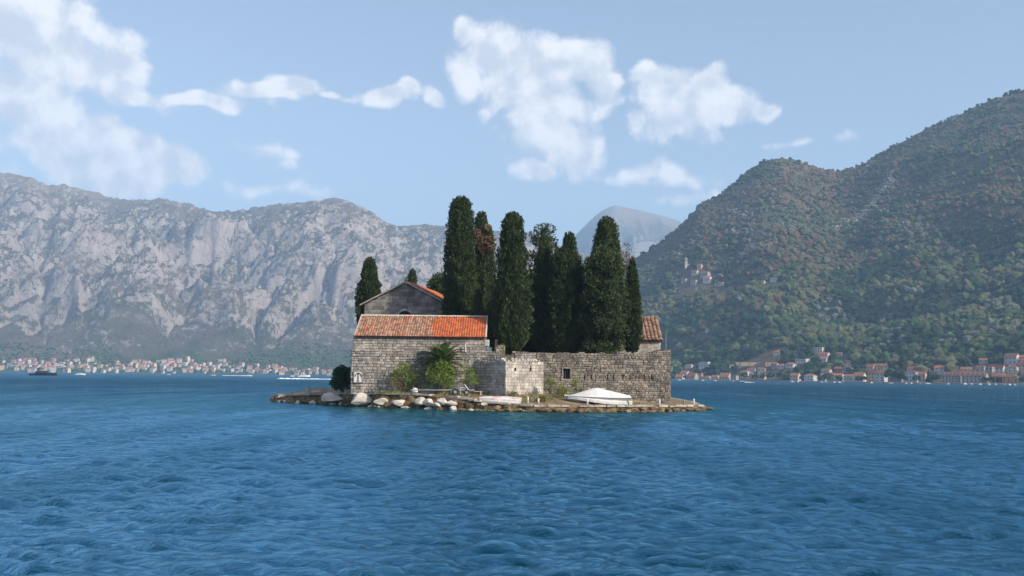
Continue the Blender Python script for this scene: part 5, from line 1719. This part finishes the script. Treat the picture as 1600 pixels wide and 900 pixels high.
# waterfront of the wooded shore, read off the photograph
HL = [
 (1055, 1070, 594, 589, 584.5, 'white', 'orange', 'low white waterfront house with orange roof nearest the rampart end', 1, 'gable', 1),
 (1063, 1078, 589, 583, 579.5, 'white', 'orange', 'white gabled house behind the low waterfront house nearest the rampart', 2, 'gable', 0),
 (1073, 1091, 594, 588, 582.5, 'grey stone', 'red', 'grey waterfront house with broad red roof and awning', 2, 'gable', 1),
 (1089, 1100, 590, 585.5, 583.5, 'white', 'red', 'small white house with low red roof behind the awning house', 2, 'gable', 0),
 (1096, 1112, 595, 590, 587.5, 'beige', 'brown', 'long low beige waterfront house with brown roof', 1, 'gable', 1),
 (1111, 1125, 595, 589.5, 586, 'cream', 'orange', 'cream gabled waterfront house with orange roof', 2, 'gable', 1),
 (1124, 1143, 595, 588.5, 580.5, 'grey stone', 'orange', 'grey waterfront house with steep orange roof', 2, 'gable', 1),
 (1142, 1154, 595, 587.5, 587, 'grey stone', 'flat grey', 'plain grey flat roofed waterfront block', 2, 'flat', 1),
 (1157, 1173, 589, 581, 579, 'white', 'orange', 'white block with balconies and thin orange roof above the quay', 3, 'hip', 0),
 (1171, 1178, 588, 584.5, 582.5, 'pink', 'orange', 'tiny pink house beside the white block with balconies', 1, 'gable', 0),
 (1183, 1199, 592, 587.5, 584, 'beige', 'orange', 'beige house with orange roof among shore trees', 1, 'gable', 0),
 (1092, 1112, 573.5, 566, 566, 'white', 'flat white', 'white modern flat roofed villa alone in the trees', 2, 'flat', 0),
 (1070, 1085, 574, 571.5, 569.8, 'white', 'orange', 'low white villa with orange roof near the modern villa', 1, 'hip', 0),
 (1168, 1184, 580, 576.5, 575, 'white', 'red', 'low white house on the bare terraces', 1, 'gable', 0),
 (1184, 1199, 580, 576.5, 574.5, 'white', 'orange', 'white house at the end of the bare terraces', 1, 'gable', 0),
 (1205, 1217, 575, 568.5, 566, 'grey stone', 'orange', 'grey blue house with orange hip roof on the bare slope', 2, 'hip', 0),
 (1215, 1227, 575, 571, 569, 'pink', 'orange', 'pink house joined beside the grey blue hip roofed one', 1, 'hip', 0),
 (1227, 1244, 573, 569, 566, 'white', 'orange', 'white arcaded villa with orange hip roof', 1, 'hip', 0),
 (1208, 1221, 554.5, 550, 547.5, 'cream', 'orange', 'cream house with open loggia alone high in the trees', 2, 'hip', 0),
 (1243, 1264, 566, 561.5, 558, 'white', 'flat white', 'angular white modern villa on the slope', 1, 'flat', 0),
 (1270, 1290, 551, 543.5, 543, 'cream', 'flat white', 'cream villa with square towers highest above the village', 2, 'flat', 0),
 (1279, 1297, 558, 554, 550.5, 'white', 'red', 'white house with red roof below the towered villa', 2, 'gable', 0),
 (1279, 1294, 565, 561, 557.5, 'white', 'orange', 'white house with orange roof two below the towered villa', 2, 'gable', 0),
 (1307, 1317, 556, 553.5, 551.5, 'beige', 'brown', 'small brown roofed house at the edge of the upper trees', 1, 'gable', 0),
 (1304, 1316, 583, 576, 573, 'red', 'red', 'dark red painted house on the slope', 2, 'gable', 0),
 (1319, 1332, 575, 570, 567.3, 'white', 'red', 'bright white house above the dark red one', 2, 'hip', 0),
 (1314, 1336, 580, 576, 574.5, 'grey stone', 'dark red', 'long dark roofed house beneath the bright white one', 1, 'gable', 0),
 (1283, 1300, 589, 579.5, 576.5, 'beige', 'brown', 'beige arched house over the quay', 2, 'gable', 0),
 (1235, 1251, 594, 587, 583, 'pink', 'orange', 'pink gabled waterfront house standing alone by trees', 2, 'gable', 1),
 (1257, 1276, 594, 587, 584, 'white', 'orange', 'white waterfront house with orange hip roof and veranda', 2, 'hip', 1),
 (1282, 1292, 591, 585.5, 584, 'white', 'orange', 'narrow white gabled house under the beige arched house', 2, 'gable', 1),
 (1295, 1305, 590, 584.5, 582.5, 'yellow', 'brown', 'narrow yellow waterfront house', 2, 'gable', 1),
 (1303, 1319, 592, 586.5, 583.5, 'pink', 'orange', 'pink house next to the narrow yellow one', 2, 'gable', 1),
 (1319, 1336, 594, 588, 585, 'pale green', 'orange', 'pale green waterfront house with long orange roof', 1, 'gable', 1),
 (1334, 1353, 595, 587, 582, 'cream', 'orange', 'cream waterfront house with overlapping orange roofs', 2, 'gable', 1),
 (1357, 1375, 592, 583.5, 577.5, 'yellow', 'brown', 'yellow gabled house with broad brown roof', 3, 'gable', 1),
 (1369, 1386, 593, 584, 580, 'white', 'red', 'white gabled house with red roof beside the yellow gabled one', 3, 'gable', 1),
 (1354, 1368, 581, 573.5, 569, 'pink', 'orange', 'pink terrace house at the lower end of the upper row', 2, 'gable', 0),
 (1366, 1378, 578, 572, 568, 'white', 'orange', 'white terrace house in the middle of the upper row', 2, 'gable', 0),
 (1376, 1388, 579, 572, 568.3, 'cream', 'orange', 'cream terrace house with balcony ending the upper row', 2, 'gable', 0),
 (1390, 1402, 584, 580.5, 577.5, 'beige', 'brown', 'beige house half hidden by a round tree', 1, 'gable', 0),
 (1400, 1411, 599, 593, 588.5, 'grey stone', 'flat grey', 'small grey stone boathouse with gable at the water', 1, 'gable', 1),
 (1415, 1435, 593, 581.5, 578, 'white', 'dark red', 'tall plain white house with blank bright side wall', 3, 'hip', 1),
 (1418, 1432, 580, 577, 573.8, 'white', 'red', 'white house peeking behind the tall plain white one', 1, 'gable', 0),
 (1435, 1448, 594, 585, 580, 'pink', 'orange', 'pink gabled house beside the tall plain white one', 2, 'gable', 1),
 (1446, 1454, 583, 577.5, 574.5, 'white', 'brown', 'small white house behind the dark cypress of the village', 2, 'gable', 0),
 (1460, 1478, 583, 575.5, 571.5, 'white', 'orange', 'white gabled house high behind the two palaces', 2, 'gable', 0),
 (1456, 1466, 586, 582, 579, 'beige', 'orange', 'beige house with orange roof below the high white gabled one', 1, 'gable', 0),
 (1490, 1503, 586, 581.5, 578, 'white', 'orange', 'white house with orange roof between the two palaces', 2, 'gable', 0),
 (1501, 1522, 584, 577.5, 574, 'cream', 'orange', 'cream house with veranda behind the dormered palaces', 2, 'gable', 0),
 (1525, 1541, 582, 574.5, 571, 'beige', 'brown', 'beige house with wide brown roof on the upper lane', 1, 'gable', 0),
 (1530, 1546, 567, 565, 562.5, 'beige', 'orange', 'small orange roofed cottage alone above the lane', 1, 'gable', 0),
 (1541, 1553, 589, 574, 573, 'grey stone', 'flat grey', 'tall narrow grey stone house', 3, 'flat', 0),
 (1544, 1557, 580, 573, 569, 'white', 'dark red', 'white house with dark red roof beside the tall grey one', 2, 'gable', 0),
 (1556, 1570, 584, 574.5, 570, 'white', 'dark red', 'white twin gabled house in the upper cluster', 2, 'gable', 0),
 (1569, 1578, 581, 571, 566.5, 'white', 'dark red', 'narrow white gabled house in the upper cluster', 2, 'gable', 0),
 (1575, 1591, 586, 573.5, 570.5, 'cream', 'brown', 'tall cream tower like house in the upper cluster', 3, 'hip', 0),
 (1588, 1606, 579, 571, 567, 'white', 'dark red', 'white house with balconies at the cluster edge', 2, 'gable', 0),
 (1571, 1592, 569, 557.5, 552, 'white', 'brown', 'large white gabled house topmost of the upper cluster', 2, 'gable', 0),
 (1587, 1606, 565, 558.5, 555, 'cream', 'orange', 'cream house with orange roof beside the topmost white one', 2, 'gable', 0),
 (1589, 1606, 573, 563, 561, 'white', 'red', 'white stepped house under the topmost pair', 2, 'gable', 0),
 (1551, 1572, 598, 588, 582.5, 'grey stone', 'orange', 'grey stone house with bright orange roof by the quay', 2, 'gable', 1),
 (1567, 1592, 601, 589, 583.5, 'orange', 'brown', 'vivid orange painted house at the water', 3, 'hip', 1),
 (1584, 1599, 602, 591, 590, 'beige', 'flat grey', 'pale flat roofed annex beside the vivid orange house', 2, 'flat', 1),
 (1596, 1612, 597, 584, 581, 'pink', 'brown', 'pink house past the flat roofed annex', 2, 'gable', 1),
]
for (a, b_, yb, ye_, yr, wl, rf, lb, fl_, kd, sh) in HL:
    hs(a, b_, yb, ye_, yr, wl, rf, lb, fl_, kd, ang=rnd.uniform(-52, -38), shore=bool(sh), chimney=rnd.random() < .35)
# the two palaces with dormers
for (a, b_, lb) in ((1474, 1503, 'grey stone palace with dormers and lit gable beside the green awning'), (1505, 1542, 'longer grey stone palace with dormers, beside the bright orange roofed house')):
    hs(a, b_, 600.5, 587, 581.3, 'grey stone', 'brown', lb, 3, 'gable', ang=-40, shore=True, setback=9, ratio=.42, dormers=5, cols=6, name='palace')

# hillside hamlet with bell tower
for (a, b_, yb, ye_, yr, wl, rf, lb) in ((1089, 1098, 420, 415, 412.5, 'pink', 'orange', 'small pink roofed house beside the hillside bell tower'), (1094, 1110, 432, 427, 424, 'grey stone', 'brown', 'long stone house in the hillside hamlet'),
                                    (1098, 1113, 441, 435, 432, 'white', 'orange', 'palest house of the hillside hamlet'), (1079, 1090, 443, 439, 437, 'grey stone', 'brown', 'ruined grey stone house of the hillside hamlet'),
                                    (1080, 1092, 428, 424, 422, 'beige', 'brown', 'beige house below the bell tower'), (1122, 1132, 445.5, 443, 441, 'beige', 'orange', 'orange roofed house at the end of the hillside hamlet'), (1203, 1216, 440, 434.5, 433, 'white', 'flat white', 'lone white house high on the forested hill'),
                                    (1064, 1074, 440, 437, 435, 'grey stone', 'brown', 'low stone ruin at the hamlet edge'), (1102, 1110, 517, 514, 513, 'white', 'orange', 'tiny lone white house in mid forest'), (1187, 1196, 442.5, 440, 439, 'pink', 'orange', 'tiny pink house near the lone white house')):
    hs(a, b_, yb, ye_, yr, wl, rf, lb, 1, 'flat' if rf.startswith('flat') else 'gable', ang=-42, group='houses of the hillside hamlet')
pt = hill_hit(1072, 418); sc = pt.y / FOC
bt_ = thing('bell_tower', 'slender pale stone bell tower of the hillside hamlet', 'bell tower', pt)
hw_ = 1.9 * sc; ht_ = 13.5 * sc
MB().box((0, 0, ht_ / 2 - 2), (2 * hw_, 2 * hw_, ht_ + 4)).build('shaft', M['w_beige'], bt_)
MB().lathe([(hw_ * 1.35, ht_), (0, ht_ + 3 * sc)], n=4).build('spire', M['w_grey stone'], bt_)
for dx_, dy_ in ((0, -1), (1, 0)):
    MB().box((dx_ * hw_, dy_ * hw_, ht_ * .86), (hw_ * .8, hw_ * .8, 2.2)).build('belfry_opening', M['far_window'], bt_)
MB().box((hw_ * 2.2, 2, 1.5), (hw_ * 2.6, 8, 9)).build('nave', M['w_beige'], bt_)
CLEAR.append((pt.x, pt.y, 9))
# green awning of the waterside restaurant
d = ray(1473, 599); Y = float(np.interp(d.x, HS_U, HS_D)) + 3
aw_ = thing('green_awning', 'flat green awning of the waterside restaurant', 'awning', (d.x * Y, Y, float(z_hill(d.x * Y, Y))))
sc = Y / FOC
MB().box((0, 2, 3.2), (15 * sc, 6, .3)).build('canopy', pmat('green_canvas', (.10, .27, .16), (.08, .22, .13), 1, .8), aw_)
for k in range(5): MB().tube([(-7 * sc + k * 3.5 * sc, -.8, -1), (-7 * sc + k * 3.5 * sc, -.8, 3.1)], .12, 6).build('post', M['metal'], aw_)
# quay wall along the shore, a strip of stone following the waterline
us = np.linspace(.12, .74, 160); qy = np.interp(us, HS_U, HS_D)
mb = MB(); rings = []
for u_, y_ in zip(us, qy):
    rings.append([(u_ * (y_ - 4), y_ - 4, -1), (u_ * (y_ - 4), y_ - 4, 1.0), (u_ * (y_ + 5), y_ + 5, 1.25), (u_ * (y_ + 5), y_ + 5, -1)])
mb.loft(rings)
struct('shore_quay', mb.mesh('shore_quay', M['concrete']), 'low stone quay along the village shore')
# bare terraces
for (a, b_, y_, lb) in ((1140, 1166, 574, 'lowest bare earth terrace wall above the quay'), (1150, 1204, 570.5, 'long bare earth terrace wall above the low white house'), (1196, 1212, 571, 'bare earth cutting beside the grey blue house')):
    p_ = hill_hit((a + b_) / 2, y_); w_ = (b_ - a) / FOC * p_.y
    mb = MB()
    for k in range(8):
        mb.box((-w_ / 2 + (k + .5) * w_ / 8, rnd.uniform(-.8, .8), 1.0), (w_ / 8 + .4, 3, 5 + rnd.uniform(-.6, .6)), 0, rnd.random(), 0, .95)
    o = mb.build('terrace_wall', pmat('bare_earth', (.36, .28, .19), (.26, .2, .13), .3, .95, .3, .8), None, False, tuple(p_))
    tag(o, lb, 'terrace', 'bare terraces'); CLEAR.append((p_.x, p_.y, w_ / 2))

# village trees that stand out along the shore
def blob_tree_mesh(seed, cone=False):
    rng = np.random.default_rng(seed)
    vs, fs, cs = [], [], []; base = 0
    for k in range(26):
        if cone:
            h = rng.random(); r_ = (1 - h) * .30; a = rng.uniform(0, 6.28); c = np.array([math.cos(a) * r_ * .6, math.sin(a) * r_ * .6, .1 + h * .9]); s_ = np.array([.16, .16, .15]) * (1.15 - h * .7)
        else:
            a = rng.uniform(0, 6.28); el = rng.uniform(-.2, 1.5); c = np.array([math.cos(a) * math.cos(el) * .36, math.sin(a) * math.cos(el) * .36, .48 + .36 * math.sin(el)]); s_ = np.array([1, 1, .85]) * rng.uniform(.13, .22)
        vs.append(ICO_V * rng.uniform(.75, 1.25, (len(ICO_V), 1)) * s_ + c); fs.append(ICO_F + base); base += len(ICO_V)
        g_ = PAL[rng.choice([0, 1, 1, 6])] * rng.uniform(.8, 1.3); cs.append(np.repeat(g_[None], len(ICO_V), 0))
    return mesh_np('crown', np.concatenate(vs), np.concatenate(fs), cmat, col=np.concatenate(cs))


CRN = [blob_tree_mesh(k) for k in range(5)] + [blob_tree_mesh(9, True)]
TRK = MB().tube([(0, 0, -.12), (0, 0, .5)], [.045, .025], 6).mesh('trunk', M['bark'])
ST = [(1049, 592, 9), (1070, 592, 6), (1104, 586, 12), (1118, 584, 16), (1129, 580, 12), (1150, 585, 14), (1163, 593, 12), (1180, 593, 10), (1192, 593, 10), (1205, 590, 13), (1222, 590, 15), (1228, 595, 9), (1253, 594, 8), (1281, 594, 7), (1292, 590, 12), (1312, 594, 9), (1326, 584, 10), (1341, 590, 8), (1393, 596, 20), (1405, 590, 18), (1415, 595, 10), (1432, 596, 11), (1452, 595, 17), (1462, 594, 13), (1486, 582, 10), (1538, 596, 9), (1548, 597, 10), (1561, 597, 9), (1598, 598, 11), (1576, 580, 8), (1510, 573, 14), (1350, 595, 8), (1246, 585, 12), (1263, 580, 14), (1275, 570, 13)]
for i_, (px, pb, hpx) in enumerate(ST):
    d = ray(px, pb); Ys = float(np.interp(d.x, HS_U, HS_D))
    pt = hill_hit(px, pb) if pb < 590 else Vector((d.x * (Ys + 7), Ys + 7, float(z_hill(d.x * (Ys + 7), Ys + 7))))
    hh_ = hpx / FOC * pt.y * 1.1
    cone = i_ in (22,)
    t_ = thing('shore_tree', 'pointed dark conifer standing between the village houses' if cone else 'round leafy tree standing among the houses of the wooded shore', 'tree', pt, rnd.uniform(0, 6), 'trees among the shore houses')
    for nm, me in (('crown', CRN[5] if cone else CRN[i_ % 5]), ('trunk', TRK)):
        o = link(nm, me, t_); o.scale = (hh_, hh_, hh_)

# far village under the rocky mountain
GL = 'houses of the far village below the rocky mountain'
VM = []
for wl, rf, kd in (('white', 'orange', 'gable'), ('white', 'red', 'hip'), ('cream', 'orange', 'gable'), ('grey stone', 'orange', 'gable'), ('white', 'flat white', 'flat'), ('pink', 'red', 'gable')):
    mb = MB(); a, b_, H_ = 6.0, 4.5, 7.0
    q = [(-a, -b_, -8), (a, -b_, -8), (a, b_, -8), (-a, b_, -8), (-a, -b_, H_), (a, -b_, H_), (a, b_, H_), (-a, b_, H_), (-a, 0, H_ + 2.4), (a, 0, H_ + 2.4)]
    if kd == 'flat':
        mb.quadset(q, [(0, 1, 5, 4), (1, 2, 6, 5), (2, 3, 7, 6), (3, 0, 4, 7), (4, 5, 6, 7)])
    else:
        mb.quadset(q, [(0, 1, 5, 4), (1, 2, 6, 9, 5), (2, 3, 7, 6), (3, 0, 4, 8, 7)])
        for s_ in (-1, 1):
            p = [(-a - .5, s_ * (b_ + .5), H_ - .2), (a + .5, s_ * (b_ + .5), H_ - .2), (a + .5, 0, H_ + 2.7), (-a - .5, 0, H_ + 2.7)]
            mb.quadset([(X, Y, Z + dz) for dz in (0, .4) for X, Y, Z in p], [(0, 1, 2, 3), (7, 6, 5, 4), (0, 4, 5, 1), (1, 5, 6, 2), (2, 6, 7, 3), (3, 7, 4, 0)], mi=1)
    for fz_ in (1.2, 4.4):
        for k in range(4):
            mb.box((-a + 1.5 + k * 3, -b_ - .02, fz_), (1.2, .2, 1.5), mi=2)
        mb.box((a + .02, 0, fz_), (.2, 1.2, 1.5), mi=2)
    VM.append((mb.mesh('far_house', [M['w_' + wl], M['r_' + rf], M['far_window']]), f"far off {wl} house with {'flat' if kd == 'flat' else rf} roof in the village under the rocky mountain"))
CLU = [(0, 55, 565, 577, 26), (45, 100, 564, 577, 30), (100, 150, 563, 578, 30), (150, 205, 569, 579, 18), (205, 260, 565, 580, 30), (255, 305, 562, 580, 24), (305, 350, 570, 581, 18), (330, 355, 565, 572, 4), (355, 402, 573, 583, 16), (402, 446, 574, 584, 22), (446, 505, 579, 585, 14), (505, 560, 581, 586, 8), (0, 520, 579, 590, 60)]
rv_ = random.Random(77)
placed = []
for (a, b_, y0_, y1_, n_) in CLU:
    for k in range(int(n_ * 1.35)):
        px = rv_.uniform(a, b_); py = rv_.uniform(y0_, y1_)
        pt = left_hit(px, py) if py < 580 + px * .008 else None
        if pt is None or pt.z < 2:
            d = ray(px, 583); yq = np.arange(2250, 2800, 2.0); zq_ = z_left(d.x * yq, yq)
            Y = float(yq[np.nonzero(zq_ > rv_.uniform(1.0, 9.0))[0][0]])
            pt = Vector((d.x * Y, Y, float(z_left(d.x * Y, Y))))
        if pt.z > 95: continue
        if any((pt.x - q_[0]) ** 2 + (pt.y - q_[1]) ** 2 < 70 for q_ in placed): continue
        placed.append((pt.x, pt.y))
        me, lb = VM[rv_.choice([0, 0, 0, 1, 1, 2, 2, 3, 4, 4, 5])]
        o = link('far_house', me, None, pt, R(rv_.uniform(-40, 10)))
        s_ = rv_.uniform(.5, .95); o.scale = (s_ * rv_.uniform(.8, 1.25), s_, s_ * rv_.uniform(.8, 1.35))
        tag(o, lb, 'house', GL)

# ================================================================== boats
def yacht(px, pw, wpx, label, hullm, supm, name='motor_yacht', group=None, cabin=True, fly=True, right=True, rz=0.0, hk=1.0):
    d = ray(px, pw); Y = CAM_H / -d.z; L = wpx / FOC * Y
    t_ = thing(name, label, 'boat', (d.x * Y, Y, 0), rz if right else rz + math.pi, group)
    rings = []; Bm = L * .14
    for s in np.linspace(0, 1, 10):
        w_ = Bm * (1 - max(0, (s - .45) / .55) ** 2.2) + .04; zt = L * (.085 + .045 * s ** 2) * hk; x = (s - .5) * L
        rings.append([(x, -w_, zt), (x + L * .02 * s, -w_ * .8, -.3), (x + L * .02 * s, w_ * .8, -.3), (x, w_, zt)])
    hm_ = MB(); hm_.loft(rings, True); hm_.build('hull', M[hullm], t_, False)
    if cabin:
        z0_ = L * .09 * hk; h_ = L * .10
        mb = MB(); q = [(-.30, .95), (.22, .95), (.06, .8), (-.26, .8)]
        pts = [(q[i][0] * L, s_ * Bm * .75 * q[i][1], z0_ + (0 if i < 2 else h_)) for s_ in (-1, 1) for i in range(4)]
        mb.quadset(pts, [(0, 1, 2, 3), (7, 6, 5, 4), (1, 5, 6, 2), (2, 6, 7, 3), (3, 7, 4, 0)]); mb.build('cabin', M[supm], t_)
        wn = MB()
        for s_ in (-1, 1): wn.quadset([(x * L, s_ * (Bm * .75 * k_ + .03), z0_ + z * h_) for x, k_, z in ((-.24, .92, .35), (.12, .92, .35), (.05, .84, .82), (-.22, .84, .82))], [(0, 1, 2, 3) if s_ < 0 else (3, 2, 1, 0)])
        wn.build('cabin_window', M['far_window'], t_)
        if fly:
            fb = MB(); fb.box((-.12 * L, 0, z0_ + h_ * 1.75), (.26 * L, Bm * 1.2, h_ * .16))
            for x in (-.22, 0.0):
                for s_ in (-1, 1): fb.tube([(x * L, s_ * Bm * .5, z0_ + h_), ((x - .01) * L, s_ * Bm * .5, z0_ + h_ * 1.72)], L * .008, 5)
            fb.build('hardtop', M[supm], t_)
    return t_


M['black_hull'] = pmat('black_gelcoat', (.006, .006, .008), (.010, .010, .012), 1, .45, spec=.2)
yacht(68, 586.8, 41, 'black motor yacht cruising on the open bay', 'black_hull', 'black_hull', hk=.85, fly=True)
yacht(126, 585.6, 15, 'small white cabin boat trailing the black yacht', 'white_plastic', 'white_plastic', 'cabin_boat', fly=False)
yacht(264, 585.6, 5, 'tiny white boat off the far village', 'white_plastic', 'white_plastic', 'small_boat', fly=False)
yacht(475, 588.8, 19, 'large white motor yacht with flybridge near the far shore', 'white_plastic', 'white_plastic', hk=1.2)
yacht(457, 588.2, 7, 'white boat seen beside the large white yacht', 'white_plastic', 'white_plastic', 'cabin_boat', hk=1.3)
yacht(389, 587.6, 10, 'white speedboat in front of the far village', 'white_plastic', 'white_plastic', 'speedboat', fly=False)
yacht(435, 592.0, 5, 'small speedboat drawing a long white wake', 'white_plastic', 'white_plastic', 'speedboat', fly=False, right=False)
yacht(333, 586.5, 7, 'low white boat off the middle of the far village', 'white_plastic', 'white_plastic', 'small_boat', cabin=False)
yacht(1158, 597.6, 12, 'dark motorboat with white wake off the village quay', 'black_hull', 'white_plastic', 'speedboat', fly=False, right=False)
fm_ = pmat('wake_foam', (.75, .78, .8), (.45, .55, .62), .6, .7, .05, 2)


def wake(px0, px1, py, label, wd=1.2):
    d0, d1 = ray(px0, py), ray(px1, py + (px1 - px0) * .0108)
    Y0, Y1 = CAM_H / -d0.z, CAM_H / -d1.z
    a = np.array([d0.x * Y0, Y0]); b_ = np.array([d1.x * Y1, Y1])
    mb = MB(); rng = np.random.default_rng(int(px0))
    n_ = 26
    rings = []
    for k in range(n_ + 1):      # a low tumbling ridge of foam
        p = a + (b_ - a) * k / n_
        w_ = wd * (.35 + 1.0 * k / n_) * rng.uniform(.5, 1.2)
        h_ = .62 * rng.uniform(.35, 1.1) * (1 - .45 * k / n_) + .12
        rings.append([(p[0], p[1] - w_, -.1), (p[0], p[1] - w_ * .3, h_), (p[0], p[1] + w_ * .3, h_ * .9), (p[0], p[1] + w_, -.1)])
    mb.loft(rings)
    tag(mb.build('wake_foam', fm_), label, None, None, 'stuff')


wake(437, 522, 592.1, 'long white foam wake of the small speedboat', 3.0)
wake(384, 348, 587.4, 'foam wake behind the white speedboat', 4.0)
wake(1163, 1178, 597.7, 'short foam wake off the village quay', 2.5)

# small boats moored at the village quay
SB = [(1062, 595, 5), (1098, 596, 4), (1118, 596.6, 7), (1146, 596.5, 5), (1238, 597.5, 6), (1247, 597.6, 4), (1284, 598.2, 5), (1290, 598.3, 6), (1304, 598, 4), (1312, 598.2, 7), (1362, 599.4, 8), (1376, 599.6, 5), (1392, 599.7, 9), (1416, 599.9, 5), (1424, 600, 6), (1438, 600.2, 5), (1450, 600.4, 9), (1482, 601, 4), (1508, 601.2, 12), (1518, 601.4, 7), (1532, 601.6, 6), (1546, 601.8, 7), (1556, 601.8, 5), (1570, 602, 7), (1578, 602, 6), (1586, 602.2, 5)]
for i_, (px, py, wpx) in enumerate(SB):
    d = ray(px, py); Ys = float(np.interp(d.x, HS_U, HS_D)) - rnd.uniform(6, 22)
    L = wpx / FOC * Ys * .85
    t_ = thing('moored_boat', 'small white boat moored along the village quay', 'boat', (d.x * Ys, Ys, 0), R(rnd.uniform(-30, 30)), 'boats moored at the village quay')
    rings = []
    for s in np.linspace(0, 1, 6):
        w_ = L * .17 * (1 - s ** 3) + .03; rings.append([((s - .5) * L, -w_, .6), ((s - .5) * L, -w_ * .7, -.2), ((s - .5) * L, w_ * .7, -.2), ((s - .5) * L, w_, .6)])
    MB().loft(rings).build('hull', M[['white_plastic', 'white_paint', 'w_cream', 'w_grey stone'][i_ % 4]], t_)
    MB().box((-.05 * L, 0, .85), (L * .3, L * .2, .55), top=.8).build('cabin', M['white_paint'], t_)

# mast on the distant peak
u_ = ray(995, 328).x
ym_ = 7150.0
mz = float(z_far(np.array(u_ * ym_), np.array(ym_)))
mm = MB().tube([(0, 0, -5), (0, 0, 42)], [3.2, 1.2], 4)
tag(mm.build('radio_mast', M['concrete'], None, False, (u_ * ym_, ym_, mz)), 'thin radio mast on the summit of the distant peak', 'mast')
# forest of the hill is planted after the houses so that no crown swallows a house
xx, yy, zz, rad = FOREST_PTS
keep = np.ones(len(xx), bool)
for (hx, hy, hr) in CLEAR:
    # keep the plot itself and the view corridor downhill of it (towards the water) open
    al = (hx * xx + hy * yy) / math.hypot(hx, hy)
    across = np.abs(hy * xx - hx * yy) / math.hypot(hx, hy)
    D = math.hypot(hx, hy)
    keep &= ~((across < hr + 2.0) & (al > D - hr - 26) & (al < D + hr))
xx, yy, zz, rad = xx[keep], yy[keep], zz[keep], rad[keep]
forest('hill_forest', xx, yy, zz, rad, np.random.default_rng(1).uniform(.7, 1.05, len(xx)), pal_pick(np.random.default_rng(2), xx, yy, zz, zmaxv), 'dense mixed green and rusty woodland covering the steep hill', 5)

# pale scree and bare rock streaks on the hill
rng = np.random.default_rng(23)
for (pts, wd, nn_, lb) in ((((1396, 268), (1384, 292), (1366, 312), (1350, 335), (1330, 350)), 7, 420, 'pale limestone scree streak running down the forested hill'), (((1300, 362), (1325, 345)), 5, 90, 'small pale rock patch below the scree streak'), (((1168, 392), (1190, 384), (1215, 376)), 9, 260, 'pinkish bare rock patch above the hillside hamlet'), (((1145, 330), (1166, 340)), 6, 110, 'grey outcrop on the shoulder of the forested hill'), (((1480, 390), (1500, 400)), 9, 120, 'bare brownish rock patch on the upper forested hill')):
    xs_, ys_, zs_ = [], [], []
    for k in range(nn_):
        i0 = rng.integers(0, len(pts) - 1); f_ = rng.random()
        q_ = hill_hit(pts[i0][0] * (1 - f_) + pts[i0 + 1][0] * f_ + rng.normal(0, wd * .6), pts[i0][1] * (1 - f_) + pts[i0 + 1][1] * f_ + rng.normal(0, wd * .35))
        xs_.append(q_.x); ys_.append(q_.y); zs_.append(q_.z)
    xs_, ys_, zs_ = map(np.array, (xs_, ys_, zs_))
    base_ = np.array([(.33, .30, .27)]) if 'pink' not in lb and 'brown' not in lb else np.array([(.34, .25, .19)])
    o_ = forest('hill_scree', xs_, ys_, zs_ + .8, rng.uniform(1.2, 3.4, nn_), np.full(nn_, .7), base_ * rng.uniform(.7, 1.15, (nn_, 1)), lb, 30)
# green belt at the foot of the rocky mountain
rng = np.random.default_rng(17)
N = 16000
uu = rng.uniform(-.62, .12, N)
yy = 2350 + rng.random(N) ** 1.2 * 560
xx = uu * yy
zz = z_left(xx, yy)
dns = fbm(xx / 200, yy / 200, 0, 3, 66)
keep = (zz > 4) & (zz < -15 + 140 * dns) & (rng.random(N) < .9)
xx, yy, zz = xx[keep], yy[keep], zz[keep]
cl = PAL[rng.choice([1, 2, 2, 3, 0], len(xx))] * rng.uniform(.9, 1.35, (len(xx), 1))
forest('shore_woodland', xx, yy, zz, rng.uniform(2.5, 5, len(xx)), np.full(len(xx), .8), cl, 'green woodland belt at the foot of the rocky mountain', 6)

# ------------------------------------------------------------------ haze: the air of the bay
hb = MB(); x0, x1, y0, y1, z0, z1 = -9400, 9400, -9200, 9300, -8.0, 1420.0
hb.box(((x0 + x1) / 2, (y0 + y1) / 2, (z0 + z1) / 2), (x1 - x0, y1 - y0, z1 - z0))
hz = bpy.data.materials.new('haze_air'); hz.use_nodes = True
hz.node_tree.nodes.clear()
t = NT(hz.node_tree)
pv = t.n('ShaderNodeVolumePrincipled', {'Color': (.46, .69, 1.0, 1), 'Density': HAZE, 'Anisotropy': .0})
t.n('ShaderNodeOutputMaterial', {'Volume': pv.outputs[0]})
ho = hb.build('haze', hz)
tag(ho, 'thin blue summer haze filling the bay', None, None, 'stuff')
